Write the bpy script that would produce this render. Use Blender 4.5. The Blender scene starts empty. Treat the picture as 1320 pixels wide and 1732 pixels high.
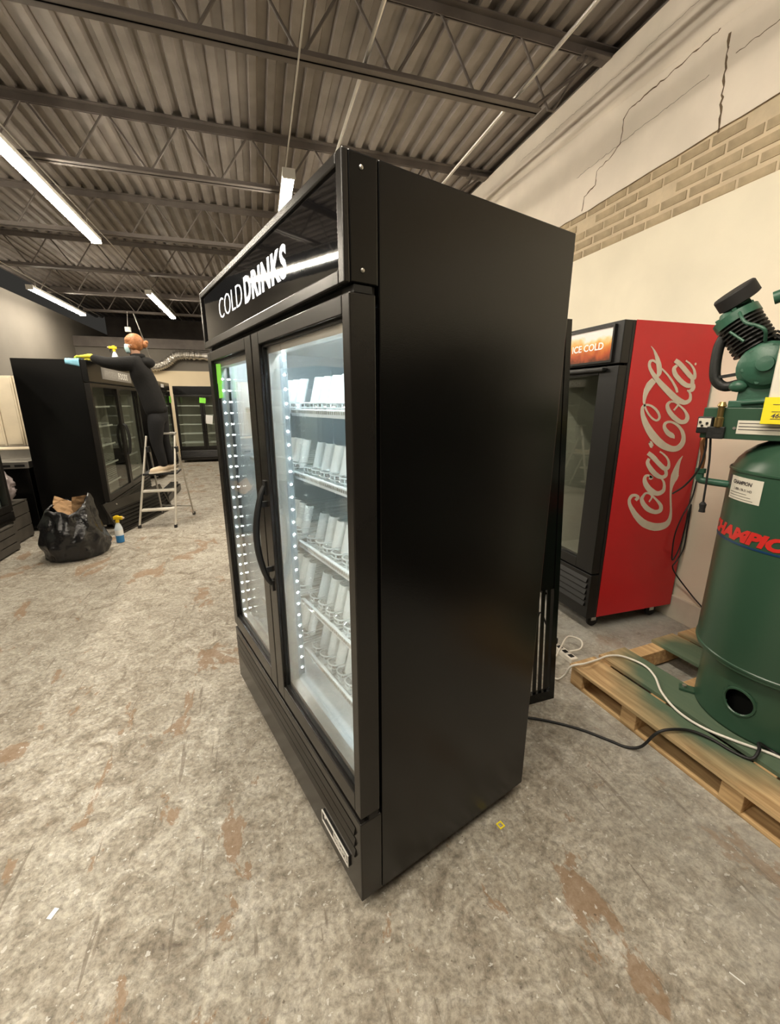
import bpy, bmesh, math, random
from mathutils import Vector, Matrix, noise
PI = math.pi
R = math.radians
random.seed(7)
SC = bpy.context.scene
COL = SC.collection

# ------------------------------------------------------------------ camera, world, exposure
cam_d = bpy.data.cameras.new('camera')
cam = bpy.data.objects.new('camera', cam_d)
COL.objects.link(cam)
cam.location = (0, 0, 1.533)
cam.rotation_euler = (R(90 - 14.684), 0, R(-16.991))
cam_d.sensor_fit = 'VERTICAL'
cam_d.sensor_height = 24.0
cam_d.lens = 24.0 * 707.55 / 1732.0
cam_d.clip_start = 0.02
SC.camera = cam
world = bpy.data.worlds.new('world')
SC.world = world
world.use_nodes = True
world.node_tree.nodes['Background'].inputs[0].default_value = (0.9, 0.85, 0.75, 1)
world.node_tree.nodes['Background'].inputs[1].default_value = 0.02
SC.view_settings.view_transform = 'Standard'
SC.view_settings.look = 'None'
SC.view_settings.gamma = 1.0
SC.view_settings.use_curve_mapping = False
SC.view_settings.exposure = 1.0
SC.cycles.transparent_max_bounces = 24
LAMP = 57.0          # ceiling strip emission
LED = 54.0           # cooler led emission

# ------------------------------------------------------------------ materials
def _nt(name):
    m = bpy.data.materials.new(name)
    m.use_nodes = True
    nt = m.node_tree
    return m, nt, nt.nodes['Principled BSDF']

def mat(name, col, rough=0.5, metal=0.0, var=0.06, scale=6.0, bump=0.0, bscale=60.0, spec=0.5, coat=0.0, trans=0.0, ior=1.45, rvar=0.0, emit=None, estr=0.0, alpha=1.0):
    """procedural material: colour with a soft noise variation, optional bump"""
    m, nt, b = _nt(name)
    N, L = nt.nodes, nt.links
    tc = N.new('ShaderNodeTexCoord')
    nz = N.new('ShaderNodeTexNoise')
    nz.inputs['Scale'].default_value = scale
    nz.inputs['Detail'].default_value = 6
    L.new(tc.outputs['Object'], nz.inputs['Vector'])
    rp = N.new('ShaderNodeValToRGB')
    rp.color_ramp.elements[0].position = 0.3
    rp.color_ramp.elements[1].position = 0.7
    rp.color_ramp.elements[0].color = (*[max(0, c * (1 - var)) for c in col], 1)
    rp.color_ramp.elements[1].color = (*[min(1, c * (1 + var)) for c in col], 1)
    L.new(nz.outputs['Fac'], rp.inputs['Fac'])
    L.new(rp.outputs['Color'], b.inputs['Base Color'])
    b.inputs['Roughness'].default_value = rough
    b.inputs['Metallic'].default_value = metal
    b.inputs['Specular IOR Level'].default_value = spec
    b.inputs['Coat Weight'].default_value = coat
    b.inputs['Transmission Weight'].default_value = trans
    b.inputs['IOR'].default_value = ior
    b.inputs['Alpha'].default_value = alpha
    if rvar:
        mr = N.new('ShaderNodeMapRange')
        mr.inputs['To Min'].default_value = max(0, rough - rvar)
        mr.inputs['To Max'].default_value = min(1, rough + rvar)
        L.new(nz.outputs['Fac'], mr.inputs['Value'])
        L.new(mr.outputs['Result'], b.inputs['Roughness'])
    if bump:
        n2 = N.new('ShaderNodeTexNoise')
        n2.inputs['Scale'].default_value = bscale
        n2.inputs['Detail'].default_value = 5
        L.new(tc.outputs['Object'], n2.inputs['Vector'])
        bp = N.new('ShaderNodeBump')
        bp.inputs['Strength'].default_value = bump
        bp.inputs['Distance'].default_value = 0.01
        L.new(n2.outputs['Fac'], bp.inputs['Height'])
        L.new(bp.outputs['Normal'], b.inputs['Normal'])
    if emit:
        b.inputs['Emission Color'].default_value = (*emit, 1)
        b.inputs['Emission Strength'].default_value = estr
    return m

def glass_mat(name, tint, ior=1.5, extra=0.0, rough=0.0):
    """thin pane: fresnel mix of clear transmission and mirror reflection"""
    m = bpy.data.materials.new(name)
    m.use_nodes = True
    nt = m.node_tree
    N, L = nt.nodes, nt.links
    N.remove(N['Principled BSDF'])
    tr = N.new('ShaderNodeBsdfTransparent')
    tr.inputs['Color'].default_value = (*tint, 1)
    gl = N.new('ShaderNodeBsdfGlossy')
    gl.inputs['Roughness'].default_value = rough
    fr = N.new('ShaderNodeFresnel')
    geo = N.new('ShaderNodeNewGeometry')       # same fresnel from either side of the pane
    iv = N.new('ShaderNodeMapRange')
    iv.inputs['To Min'].default_value = ior
    iv.inputs['To Max'].default_value = 1.0 / ior
    L.new(geo.outputs['Backfacing'], iv.inputs['Value'])
    L.new(iv.outputs[0], fr.inputs['IOR'])
    ad = N.new('ShaderNodeMath')
    ad.operation = 'ADD'
    ad.use_clamp = True
    ad.inputs[1].default_value = extra
    mx = N.new('ShaderNodeMixShader')
    L.new(fr.outputs[0], ad.inputs[0])
    L.new(ad.outputs[0], mx.inputs[0])
    L.new(tr.outputs[0], mx.inputs[1])
    L.new(gl.outputs[0], mx.inputs[2])
    L.new(mx.outputs[0], N['Material Output'].inputs['Surface'])
    return m

def emit_mat(name, col, strength):
    m, nt, b = _nt(name)
    b.inputs['Base Color'].default_value = (*col, 1)
    b.inputs['Emission Color'].default_value = (*col, 1)
    b.inputs['Emission Strength'].default_value = strength
    return m

def floor_mat():
    m, nt, b = _nt('worn_concrete')
    N, L = nt.nodes, nt.links
    tc = N.new('ShaderNodeTexCoord')
    def nz(scale, detail=8, rough=0.6, dist=0.0, vec=None, lac=2.0):
        n = N.new('ShaderNodeTexNoise')
        n.inputs['Scale'].default_value = scale
        n.inputs['Detail'].default_value = detail
        n.inputs['Roughness'].default_value = rough
        n.inputs['Distortion'].default_value = dist
        n.inputs['Lacunarity'].default_value = lac
        L.new(vec or tc.outputs['Object'], n.inputs['Vector'])
        return n.outputs['Fac']
    def ramp(src, pts):
        r = N.new('ShaderNodeValToRGB')
        e = r.color_ramp.elements
        while len(e) < len(pts):
            e.new(0.5)
        for i, (p, c) in enumerate(pts):
            e[i].position = p
            e[i].color = (*c, 1) if not isinstance(c, (int, float)) else (c, c, c, 1)
        L.new(src, r.inputs['Fac'])
        return r.outputs['Color']
    def mix(f, a, c, mode='MIX'):
        x = N.new('ShaderNodeMix')
        x.data_type = 'RGBA'
        x.blend_type = mode
        for s, v in ((x.inputs[0], f), (x.inputs[6], a), (x.inputs[7], c)):
            if isinstance(v, (int, float)):
                s.default_value = v
            elif isinstance(v, tuple):
                s.default_value = (*v, 1)
            else:
                L.new(v, s)
        return x.outputs[2]
    def mapping(sc, rz):
        mp = N.new('ShaderNodeMapping')
        mp.inputs['Scale'].default_value = sc
        mp.inputs['Rotation'].default_value = (0, 0, rz)
        L.new(tc.outputs['Object'], mp.inputs['Vector'])
        return mp.outputs['Vector']
    fine = nz(9, 12, 0.70, 1.0)
    base = ramp(fine, [(0.28, (0.120, 0.096, 0.072)), (0.41, (0.235, 0.207, 0.168)), (0.52, (0.335, 0.308, 0.262)), (0.68, (0.485, 0.46, 0.418))])
    big = nz(0.9, 4, 0.55, 0.3)
    base = mix(ramp(big, [(0.40, 0.0), (0.66, 0.45)]), base, (0.37, 0.355, 0.315))
    base = mix(0.58, base, ramp(nz(50, 8, 0.75, 0.3), [(0.36, 0.25), (0.5, 0.92), (0.62, 1.45)]), 'MULTIPLY')
    # large tonal drift
    base = mix(0.6, base, ramp(nz(2.2, 5, 0.6, 0.8), [(0.3, (0.70, 0.64, 0.56)), (0.65, (1.15, 1.13, 1.08))]), 'MULTIPLY')
    # bare brown patches where the coating has come off
    pt = nz(3.6, 9, 0.66, 0.5, mapping((1.0, 0.6, 1), 0.7))
    base = mix(ramp(pt, [(0.588, 0.0), (0.602, 0.9)]), base, mix(0.22, (0.225, 0.138, 0.076), base, 'MIX'))
    # scuffs and scratches in several directions
    for rz, lo in ((0.5, 0.695), (1.25, 0.685), (2.3, 0.68), (-0.9, 0.69)):
        s = nz(2.6, 3, 0.5, 0.25, mapping((10, 0.7, 1), rz))
        base = mix(ramp(s, [(lo, 0.0), (lo + 0.025, 0.6)]), base, (0.12, 0.095, 0.07))
    # pits
    base = mix(ramp(nz(70, 3, 0.5, 0.0), [(0.27, 0.75), (0.32, 0.0)]), base, (0.09, 0.07, 0.05))
    # pale chips of paint
    base = mix(ramp(nz(42, 3, 0.6, 0.3), [(0.64, 0.0), (0.67, 0.6)]), base, (0.62, 0.60, 0.56))
    # bluish grey floor paint along the right hand wall
    sx = N.new('ShaderNodeSeparateXYZ')
    L.new(tc.outputs['Object'], sx.inputs[0])
    mr = N.new('ShaderNodeMapRange')
    mr.inputs['From Min'].default_value = 0.9
    mr.inputs['From Max'].default_value = 2.1
    L.new(sx.outputs['X'], mr.inputs['Value'])
    wob = N.new('ShaderNodeMath'); wob.operation = 'MULTIPLY'
    L.new(mr.outputs[0], wob.inputs[0])
    L.new(ramp(nz(5, 8, 0.7, 0.5), [(0.35, 0.15), (0.62, 0.75)]), wob.inputs[1])
    base = mix(wob.outputs[0], base, (0.47, 0.465, 0.435))
    L.new(base, b.inputs['Base Color'])
    L.new(ramp(fine, [(0.3, 0.72), (0.7, 0.42)]), b.inputs['Roughness'])
    b.inputs['Specular IOR Level'].default_value = 0.35
    bp = N.new('ShaderNodeBump')
    bp.inputs['Strength'].default_value = 0.25
    bp.inputs['Distance'].default_value = 0.0018
    L.new(fine, bp.inputs['Height'])
    L.new(bp.outputs['Normal'], b.inputs['Normal'])
    return m

def wood_mat(name, c1, c2, green=0.0, axis='Y'):
    m, nt, b = _nt(name)
    N, L = nt.nodes, nt.links
    tc = N.new('ShaderNodeTexCoord')
    mp = N.new('ShaderNodeMapping')
    mp.inputs['Scale'].default_value = (18, 1.6, 18) if axis == 'Y' else (1.6, 18, 18)
    L.new(tc.outputs['Object'], mp.inputs['Vector'])
    nz = N.new('ShaderNodeTexNoise')
    nz.inputs['Scale'].default_value = 2.0
    nz.inputs['Detail'].default_value = 8
    nz.inputs['Distortion'].default_value = 0.6
    L.new(mp.outputs[0], nz.inputs['Vector'])
    rp = N.new('ShaderNodeValToRGB')
    rp.color_ramp.elements[0].position = 0.33
    rp.color_ramp.elements[1].position = 0.66
    rp.color_ramp.elements[0].color = (*c1, 1)
    rp.color_ramp.elements[1].color = (*c2, 1)
    L.new(nz.outputs['Fac'], rp.inputs['Fac'])
    out = rp.outputs['Color']
    if green:
        # green paint overspray fading away from the tank that was sprayed on this pallet
        geo = N.new('ShaderNodeNewGeometry')
        vm = N.new('ShaderNodeVectorMath'); vm.operation = 'DISTANCE'
        vm.inputs[1].default_value = (2.2, 1.15, 0.14)
        L.new(geo.outputs['Position'], vm.inputs[0])
        n2 = N.new('ShaderNodeTexNoise'); n2.inputs['Scale'].default_value = 7
        L.new(geo.outputs['Position'], n2.inputs['Vector'])
        ad = N.new('ShaderNodeMath'); ad.operation = 'MULTIPLY_ADD'
        ad.inputs[1].default_value = 0.14; 
        L.new(n2.outputs['Fac'], ad.inputs[0]); L.new(vm.outputs['Value'], ad.inputs[2])
        mr = N.new('ShaderNodeMapRange')
        mr.inputs['From Min'].default_value = 0.55
        mr.inputs['From Max'].default_value = 0.72
        mr.inputs['To Min'].default_value = green
        mr.inputs['To Max'].default_value = 0.0
        L.new(ad.outputs[0], mr.inputs['Value'])
        mx = N.new('ShaderNodeMix'); mx.data_type = 'RGBA'
        L.new(mr.outputs[0], mx.inputs[0]); L.new(out, mx.inputs[6])
        mx.inputs[7].default_value = (0.055, 0.115, 0.075, 1)
        out = mx.outputs[2]
    L.new(out, b.inputs['Base Color'])
    b.inputs['Roughness'].default_value = 0.75
    bp = N.new('ShaderNodeBump'); bp.inputs['Strength'].default_value = 0.3; bp.inputs['Distance'].default_value = 0.004
    L.new(nz.outputs['Fac'], bp.inputs['Height']); L.new(bp.outputs['Normal'], b.inputs['Normal'])
    return m

def cola_print():
    """printed picture of amber drink and ice, pale foam along the top"""
    m, nt, b = _nt('amber_print')
    N, L = nt.nodes, nt.links
    tc = N.new('ShaderNodeTexCoord')
    sx = N.new('ShaderNodeSeparateXYZ'); L.new(tc.outputs['Object'], sx.inputs[0])
    n1 = N.new('ShaderNodeTexNoise'); n1.inputs['Scale'].default_value = 11; n1.inputs['Detail'].default_value = 5; n1.inputs['Distortion'].default_value = 0.8
    L.new(tc.outputs['Object'], n1.inputs['Vector'])
    v = N.new('ShaderNodeTexVoronoi'); v.inputs['Scale'].default_value = 14
    L.new(tc.outputs['Object'], v.inputs['Vector'])
    mr = N.new('ShaderNodeMapRange'); mr.inputs['From Min'].default_value = 1.77; mr.inputs['From Max'].default_value = 1.965
    L.new(sx.outputs['Z'], mr.inputs['Value'])
    a1 = N.new('ShaderNodeMath'); a1.operation = 'MULTIPLY_ADD'; a1.inputs[1].default_value = 0.55
    L.new(n1.outputs['Fac'], a1.inputs[0]); L.new(mr.outputs[0], a1.inputs[2])
    a2 = N.new('ShaderNodeMath'); a2.operation = 'MULTIPLY_ADD'; a2.inputs[1].default_value = -0.22
    L.new(v.outputs['Distance'], a2.inputs[0]); L.new(a1.outputs[0], a2.inputs[2])
    rp = N.new('ShaderNodeValToRGB'); e = rp.color_ramp.elements
    pts = [(0.18, (0.10, 0.03, 0.012)), (0.36, (0.42, 0.075, 0.02)), (0.56, (0.62, 0.17, 0.03)), (0.74, (0.80, 0.42, 0.10)), (0.86, (0.86, 0.66, 0.36)), (0.96, (0.85, 0.80, 0.78))]
    while len(e) < len(pts): e.new(0.5)
    for i, (p, c) in enumerate(pts):
        e[i].position = p; e[i].color = (*c, 1)
    L.new(a2.outputs[0], rp.inputs['Fac'])
    L.new(rp.outputs['Color'], b.inputs['Base Color'])
    b.inputs['Roughness'].default_value = 0.25
    return m

M = {}
M['floor'] = floor_mat()
M['plaster'] = mat('cream_plaster', (0.89, 0.82, 0.665), 0.75, var=0.05, scale=2.2, bump=0.12, bscale=22)
M['plaster_up'] = mat('pale_plaster', (0.87, 0.785, 0.68), 0.85, var=0.07, scale=2.5, bump=0.25, bscale=16)
M['mortar'] = mat('smeared_mortar', (0.66, 0.55, 0.39), 0.9, var=0.1, scale=9, bump=0.4, bscale=40)
M['brick'] = mat('tan_brick', (0.47, 0.375, 0.245), 0.9, var=0.16, scale=12, bump=0.4, bscale=50)
M['brick2'] = mat('dun_brick', (0.42, 0.335, 0.22), 0.9, var=0.16, scale=12, bump=0.4, bscale=50)
M['crack'] = mat('crack_dark', (0.17, 0.12, 0.075), 0.95, var=0.3, scale=40)
M['wall_grey'] = mat('grey_painted_block', (0.165, 0.150, 0.128), 0.85, var=0.08, scale=1.5, bump=0.15, bscale=14)
M['wall_cream'] = mat('cream_paint', (0.74, 0.62, 0.43), 0.8, var=0.05, scale=1.5)
M['base_white'] = mat('white_base_block', (0.72, 0.66, 0.55), 0.7, var=0.08, scale=7)
M['deck'] = mat('grey_steel_deck', (0.255, 0.226, 0.206), 0.5, metal=0.3, var=0.22, scale=3.0, bump=0.05, bscale=30)
M['joist'] = mat('primer_grey_steel', (0.150, 0.130, 0.117), 0.6, metal=0.2, var=0.18, scale=4)
M['conduit'] = mat('galvanised_conduit', (0.62, 0.60, 0.56), 0.35, metal=0.7, var=0.1)
M['lamp_house'] = mat('white_lamp_housing', (0.75, 0.73, 0.68), 0.5)
M['lamp'] = emit_mat('lamp_diffuser', (1.0, 0.90, 0.74), LAMP)
M['black'] = mat('black_powder_coat', (0.0022, 0.0021, 0.0020), 0.25, var=0.12, scale=3, bump=0.03, bscale=320, rvar=0.04, spec=0.5)
M['black_front'] = mat('black_front_frame', (0.014, 0.0125, 0.011), 0.27, var=0.08, scale=4, bump=0.02, bscale=300)
M['black_plastic'] = mat('black_plastic', (0.010, 0.010, 0.010), 0.45, var=0.1)
M['black_gloss'] = mat('glossy_black_panel', (0.006, 0.006, 0.007), 0.03, var=0.05, bump=0.012, bscale=9, spec=0.7)
M['black_shade'] = mat('shaded_black_front', (0.0045, 0.0045, 0.0045), 0.42, var=0.1)  # front black darkened: shade on the red-sided cooler put into the colour
M['rubber'] = mat('black_rubber', (0.014, 0.013, 0.013), 0.7, var=0.1)
M['liner'] = mat('white_liner', (0.74, 0.80, 0.82), 0.45, var=0.03)
M['liner_dark'] = mat('aluminium_liner', (0.46, 0.46, 0.42), 0.5, metal=0.1, var=0.06)
M['shelf'] = mat('white_shelf_wire', (0.80, 0.85, 0.86), 0.4, var=0.03)
M['steel'] = mat('brushed_steel', (0.55, 0.53, 0.49), 0.32, metal=0.9, var=0.1)
M['alu'] = mat('aluminium_ladder', (0.72, 0.68, 0.60), 0.38, metal=0.55, var=0.08)
M['white_metal'] = mat('polished_badge', (0.85, 0.82, 0.78), 0.3, metal=0.25, var=0.03)
M['chrome'] = mat('chrome', (0.78, 0.76, 0.74), 0.15, metal=1.0, var=0.03)
M['glass'] = glass_mat('door_glass', (0.985, 0.99, 0.99), 1.45)
M['glass_dim'] = glass_mat('low_e_door_glass', (0.90, 0.915, 0.88), 1.5, 0.02)
M['clear'] = mat('clear_plastic', (0.90, 0.96, 0.96), 0.22, trans=0.15, ior=1.25, var=0.02, alpha=0.92)
M['clear_edge'] = mat('frosted_plastic', (0.80, 0.88, 0.89), 0.3, trans=0.2, ior=1.2, var=0.04)
M['led'] = emit_mat('cooler_led', (0.86, 0.97, 1.0), LED)
M['led_dot'] = emit_mat('cooler_led_chip', (0.92, 1.0, 0.95), LED * 1.6)
M['led_rail'] = mat('led_rail', (0.42, 0.47, 0.50), 0.3, metal=0.4)
M['white_ink'] = mat('white_lettering', (0.92, 0.92, 0.90), 0.4, var=0.01)
M['lit_ink'] = mat('lit_white_lettering', (0.92, 0.92, 0.92), 0.4, var=0.01, emit=(1, 1, 1), estr=0.75)
M['green_tag'] = mat('lime_paper', (0.22, 0.70, 0.06), 0.7, var=0.05)
M['paper'] = mat('white_paper', (0.82, 0.82, 0.80), 0.8, var=0.03)
M['red'] = mat('red_vinyl', (0.58, 0.016, 0.022), 0.33, var=0.07, scale=2.0, bump=0.01, bscale=150)
M['logo'] = mat('ivory_vinyl', (0.66, 0.60, 0.50), 0.45, var=0.05, scale=20)
M['print'] = cola_print()
M['tank'] = mat('dark_green_enamel', (0.034, 0.082, 0.050), 0.30, var=0.08, scale=2.5, bump=0.02, bscale=25)
M['tank2'] = mat('green_cast_iron', (0.035, 0.105, 0.068), 0.38, var=0.12, scale=14, bump=0.15, bscale=60)
M['cast_black'] = mat('black_cast_iron', (0.013, 0.014, 0.013), 0.5, var=0.15, scale=14, bump=0.2, bscale=70)
M['inner_shade'] = mat('hole_shade', (0.004, 0.005, 0.004), 0.9)
M['decal_red'] = mat('red_decal', (0.62, 0.03, 0.025), 0.35, var=0.04)
M['decal_blue'] = mat('blue_decal', (0.012, 0.045, 0.12), 0.35, var=0.05)
M['decal_white'] = mat('cream_sticker', (0.72, 0.68, 0.58), 0.5, var=0.03)
M['decal_text'] = mat('sticker_print', (0.07, 0.06, 0.06), 0.6, var=0.1)
M['yellow'] = mat('yellow_sticker', (0.90, 0.74, 0.02), 0.5, var=0.03)
M['brass'] = mat('brass', (0.42, 0.30, 0.12), 0.3, metal=0.9, var=0.15)
M['copper'] = mat('copper_tube', (0.52, 0.24, 0.12), 0.3, metal=0.9, var=0.15)
M['wood'] = wood_mat('pallet_pine', (0.34, 0.20, 0.085), (0.62, 0.42, 0.21))
M['wood_g'] = wood_mat('pallet_pine_oversprayed', (0.34, 0.21, 0.095), (0.60, 0.42, 0.22), 0.93)
M['cord_black'] = mat('black_cord', (0.012, 0.012, 0.012), 0.5)
M['cord_white'] = mat('white_cord', (0.78, 0.74, 0.66), 0.45)
M['bag'] = mat('black_bin_bag', (0.009, 0.009, 0.010), 0.20, var=0.1, scale=8, bump=0.9, bscale=24, spec=0.7)
M['card'] = mat('brown_cardboard', (0.36, 0.22, 0.11), 0.8, var=0.1)
M['film'] = mat('crumpled_film', (0.34, 0.29, 0.29), 0.15, var=0.35, scale=16, bump=0.8, bscale=30, alpha=0.9)
M['hoodie'] = mat('black_fleece', (0.0068, 0.0065, 0.0065), 0.95, var=0.2, scale=9, bump=0.3, bscale=40)
M['jeans'] = mat('black_trousers', (0.0055, 0.0055, 0.0065), 0.9, var=0.2, scale=9, bump=0.2, bscale=60)
M['skin'] = mat('skin', (0.56, 0.32, 0.22), 0.5, var=0.05)
M['hair'] = mat('copper_hair', (0.36, 0.145, 0.055), 0.5, var=0.35, scale=40, bump=0.5, bscale=50)
M['glove'] = mat('yellow_rubber_glove', (0.78, 0.70, 0.06), 0.42, var=0.05)
M['mask'] = mat('pale_blue_mask', (0.46, 0.66, 0.68), 0.8, var=0.04)
M['cloth'] = mat('blue_cloth', (0.25, 0.55, 0.72), 0.85, var=0.06)
M['shoe'] = mat('beige_sneaker', (0.62, 0.50, 0.36), 0.7, var=0.08)
M['sole'] = mat('pale_sole', (0.70, 0.62, 0.50), 0.7)
M['bottle_white'] = mat('milky_bottle', (0.66, 0.74, 0.80), 0.35, var=0.04)
M['bottle_blue'] = mat('blue_liquid', (0.035, 0.20, 0.46), 0.25, var=0.05)
M['trigger'] = mat('yellow_trigger', (0.85, 0.58, 0.02), 0.4)
M['foil'] = mat('foil_duct', (0.66, 0.63, 0.58), 0.34, metal=0.9, var=0.2, scale=20, bump=0.3, bscale=30)
M['panel_beige'] = mat('beige_panel', (0.62, 0.54, 0.41), 0.6, var=0.06)
M['ply'] = mat('dark_ply_crate', (0.060, 0.052, 0.042), 0.8, var=0.25, scale=8)

# ------------------------------------------------------------------ mesh helpers
class MB:
    def __init__(s):
        s.v, s.f = [], []
    def add(s, vs, fs):
        o = len(s.v)
        s.v += [tuple(v) for v in vs]
        s.f += [tuple(i + o for i in f) for f in fs]
        return s
    def box(s, x0, x1, y0, y1, z0, z1):
        return s.add([(x0, y0, z0), (x1, y0, z0), (x1, y1, z0), (x0, y1, z0), (x0, y0, z1), (x1, y0, z1), (x1, y1, z1), (x0, y1, z1)],
                     [(0, 3, 2, 1), (4, 5, 6, 7), (0, 1, 5, 4), (1, 2, 6, 5), (2, 3, 7, 6), (3, 0, 4, 7)])
    def bar(s, p, q, w, h, up=(0, 0, 1)):
        """rectangular bar from p to q, w across, h along up"""
        p, q, up = Vector(p), Vector(q), Vector(up)
        d = (q - p).normalized()
        a = d.cross(up)
        if a.length < 1e-5:
            a = d.cross(Vector((1, 0, 0)))
        a.normalize()
        u = a.cross(d).normalized()
        a, u = a * w / 2, u * h / 2
        vs = [c + sa * a + su * u for c in (p, q) for sa, su in ((-1, -1), (1, -1), (1, 1), (-1, 1))]
        return s.add(vs, [(3, 2, 1, 0), (4, 5, 6, 7), (0, 1, 5, 4), (1, 2, 6, 5), (2, 3, 7, 6), (3, 0, 4, 7)])
    def tube(s, pts, r, n=8, cap=True, flat=1.0):
        pts = [Vector(p) for p in pts]
        rs = r if isinstance(r, (list, tuple)) else [r] * len(pts)
        rings, prev = [], None
        for i, p in enumerate(pts):
            d = (pts[min(i + 1, len(pts) - 1)] - pts[max(i - 1, 0)])
            d = d.normalized() if d.length > 1e-9 else Vector((0, 0, 1))
            if prev is None:
                a = d.orthogonal().normalized()
            else:
                a = prev - d * prev.dot(d)
                a = a.normalized() if a.length > 1e-6 else d.orthogonal().normalized()
            prev = a
            b = d.cross(a)
            rings.append([p + (a * math.cos(2 * PI * k / n) + b * math.sin(2 * PI * k / n) * flat) * rs[i] for k in range(n)])
        vs = [v for g in rings for v in g]
        fs = [(i * n + k, i * n + (k + 1) % n, (i + 1) * n + (k + 1) % n, (i + 1) * n + k) for i in range(len(pts) - 1) for k in range(n)]
        if cap:
            fs += [tuple(range(n))[::-1], tuple((len(pts) - 1) * n + k for k in range(n))]
        return s.add(vs, fs)
    def cyl(s, p, q, r, n=16, r2=None):
        return s.tube([p, q], [r, r if r2 is None else r2], n)
    def lathe(s, prof, n=32, c=(0, 0, 0), axis='Z', cap=True):
        vs = []
        for (r, z) in prof:
            for k in range(n):
                a = 2 * PI * k / n
                if axis == 'Z':
                    vs.append((c[0] + r * math.cos(a), c[1] + r * math.sin(a), c[2] + z))
                elif axis == 'Y':
                    vs.append((c[0] + r * math.cos(a), c[1] - z, c[2] + r * math.sin(a)))
                else:
                    vs.append((c[0] + z, c[1] + r * math.cos(a), c[2] + r * math.sin(a)))
        fs = [(i * n + k, i * n + (k + 1) % n, (i + 1) * n + (k + 1) % n, (i + 1) * n + k) for i in range(len(prof) - 1) for k in range(n)]
        if cap:
            fs += [tuple(range(n))[::-1], tuple((len(prof) - 1) * n + k for k in range(n))]
        return s.add(vs, fs)
    def ball(s, c, r, n=12, sc=(1, 1, 1)):
        m = n // 2
        prof = [(max(1e-4, math.sin(PI * i / m)), -math.cos(PI * i / m)) for i in range(m + 1)]
        vs = [(c[0] + q * math.cos(2 * PI * k / n) * r * sc[0], c[1] + q * math.sin(2 * PI * k / n) * r * sc[1], c[2] + z * r * sc[2]) for q, z in prof for k in range(n)]
        fs = [(i * n + k, i * n + (k + 1) % n, (i + 1) * n + (k + 1) % n, (i + 1) * n + k) for i in range(m) for k in range(n)]
        return s.add(vs, fs)
    def frame(s, x0, x1, z0, z1, l, r, b, t, y0, y1):
        """rectangular picture frame in the xz plane"""
        s.box(x0, x0 + l, y0, y1, z0, z1); s.box(x1 - r, x1, y0, y1, z0, z1)
        s.box(x0 + l, x1 - r, y0, y1, z0, z0 + b)
        return s.box(x0 + l, x1 - r, y0, y1, z1 - t, z1)
    def xf(s, mtx):
        s.v = [tuple(mtx @ Vector(v)) for v in s.v]
        return s
    def data(s, name):
        me = bpy.data.meshes.new(name)
        me.from_pydata(s.v, [], s.f)
        bm = bmesh.new(); bm.from_mesh(me)
        bmesh.ops.recalc_face_normals(bm, faces=bm.faces)
        bm.to_mesh(me); bm.free()
        return me
    def build(s, name, m, parent=None, smooth=False, bevel=0.0, seg=2, loc=None):
        me = s.data(name)
        return place(name, me, m, parent, smooth, bevel, seg, loc)

def place(name, me, m, parent=None, smooth=False, bevel=0.0, seg=2, loc=None):
    o = bpy.data.objects.new(name, me)
    COL.objects.link(o)
    if m is not None and not me.materials:
        me.materials.append(M[m] if isinstance(m, str) else m)
    if smooth:
        me.polygons.foreach_set('use_smooth', [True] * len(me.polygons))
        if smooth != 'all':
            md = o.modifiers.new('edges', 'EDGE_SPLIT'); md.split_angle = R(35)
    if bevel:
        md = o.modifiers.new('bevel', 'BEVEL'); md.width = bevel; md.segments = seg; md.limit_method = 'ANGLE'; md.angle_limit = R(40)
    if parent is not None:
        o.parent = parent
    if loc is not None:
        o.location = loc
    return o

def tag(o, label=None, cat=None, group=None, kind=None):
    if label: o['label'] = label
    if cat: o['category'] = cat
    if group: o['group'] = group
    if kind: o['kind'] = kind
    return o

def thing(name, label, cat, loc=(0, 0, 0), rz=0.0, group=None):
    o = bpy.data.objects.new(name, None)
    o.empty_display_size = 0.1
    COL.objects.link(o)
    o.location = loc
    o.rotation_euler = (0, 0, rz)
    return tag(o, label, cat, group)

def copy_tree(o, parent=None):
    c = o.copy()
    COL.objects.link(c)
    c.parent = parent
    for ch in list(o.children):
        copy_tree(ch, c)
    return c

def struct(o):
    o['kind'] = 'structure'
    return o

def text(name, body, size, m, parent, mtx, bold=0.0, depth=0.001, align='CENTER', shear=0.0, sx=1.0, space=1.0, warp=None, fitw=None):
    """lettering as a mesh: built-in outline font, laid in local xy then moved by mtx"""
    cu = bpy.data.curves.new(name, 'FONT')
    cu.body = body; cu.size = size; cu.offset = bold; cu.extrude = depth
    cu.align_x = align; cu.shear = shear; cu.resolution_u = 3; cu.space_character = space
    tmp = bpy.data.objects.new('tmp', cu); COL.objects.link(tmp)
    bpy.context.view_layer.update()
    me = bpy.data.meshes.new_from_object(tmp.evaluated_get(bpy.context.evaluated_depsgraph_get()))
    bpy.data.objects.remove(tmp); bpy.data.curves.remove(cu)
    me.name = name
    me.materials.clear()
    if fitw:
        xs_ = [v.co.x for v in me.vertices]
        sx = fitw / (max(xs_) - min(xs_))
    if warp:
        bm = bmesh.new(); bm.from_mesh(me)
        for _ in range(2):
            bmesh.ops.subdivide_edges(bm, edges=[e for e in bm.edges if e.calc_length() > 0.02], cuts=1)
        bmesh.ops.triangulate(bm, faces=bm.faces)
        for v in bm.verts:
            v.co = warp(Vector((v.co.x * sx, v.co.y, v.co.z)))
        bm.to_mesh(me); bm.free()
    else:
        me.transform(Matrix.Diagonal((sx, 1, 1, 1)))
        me.transform(mtx)
    return place(name, me, m, parent)

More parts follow.
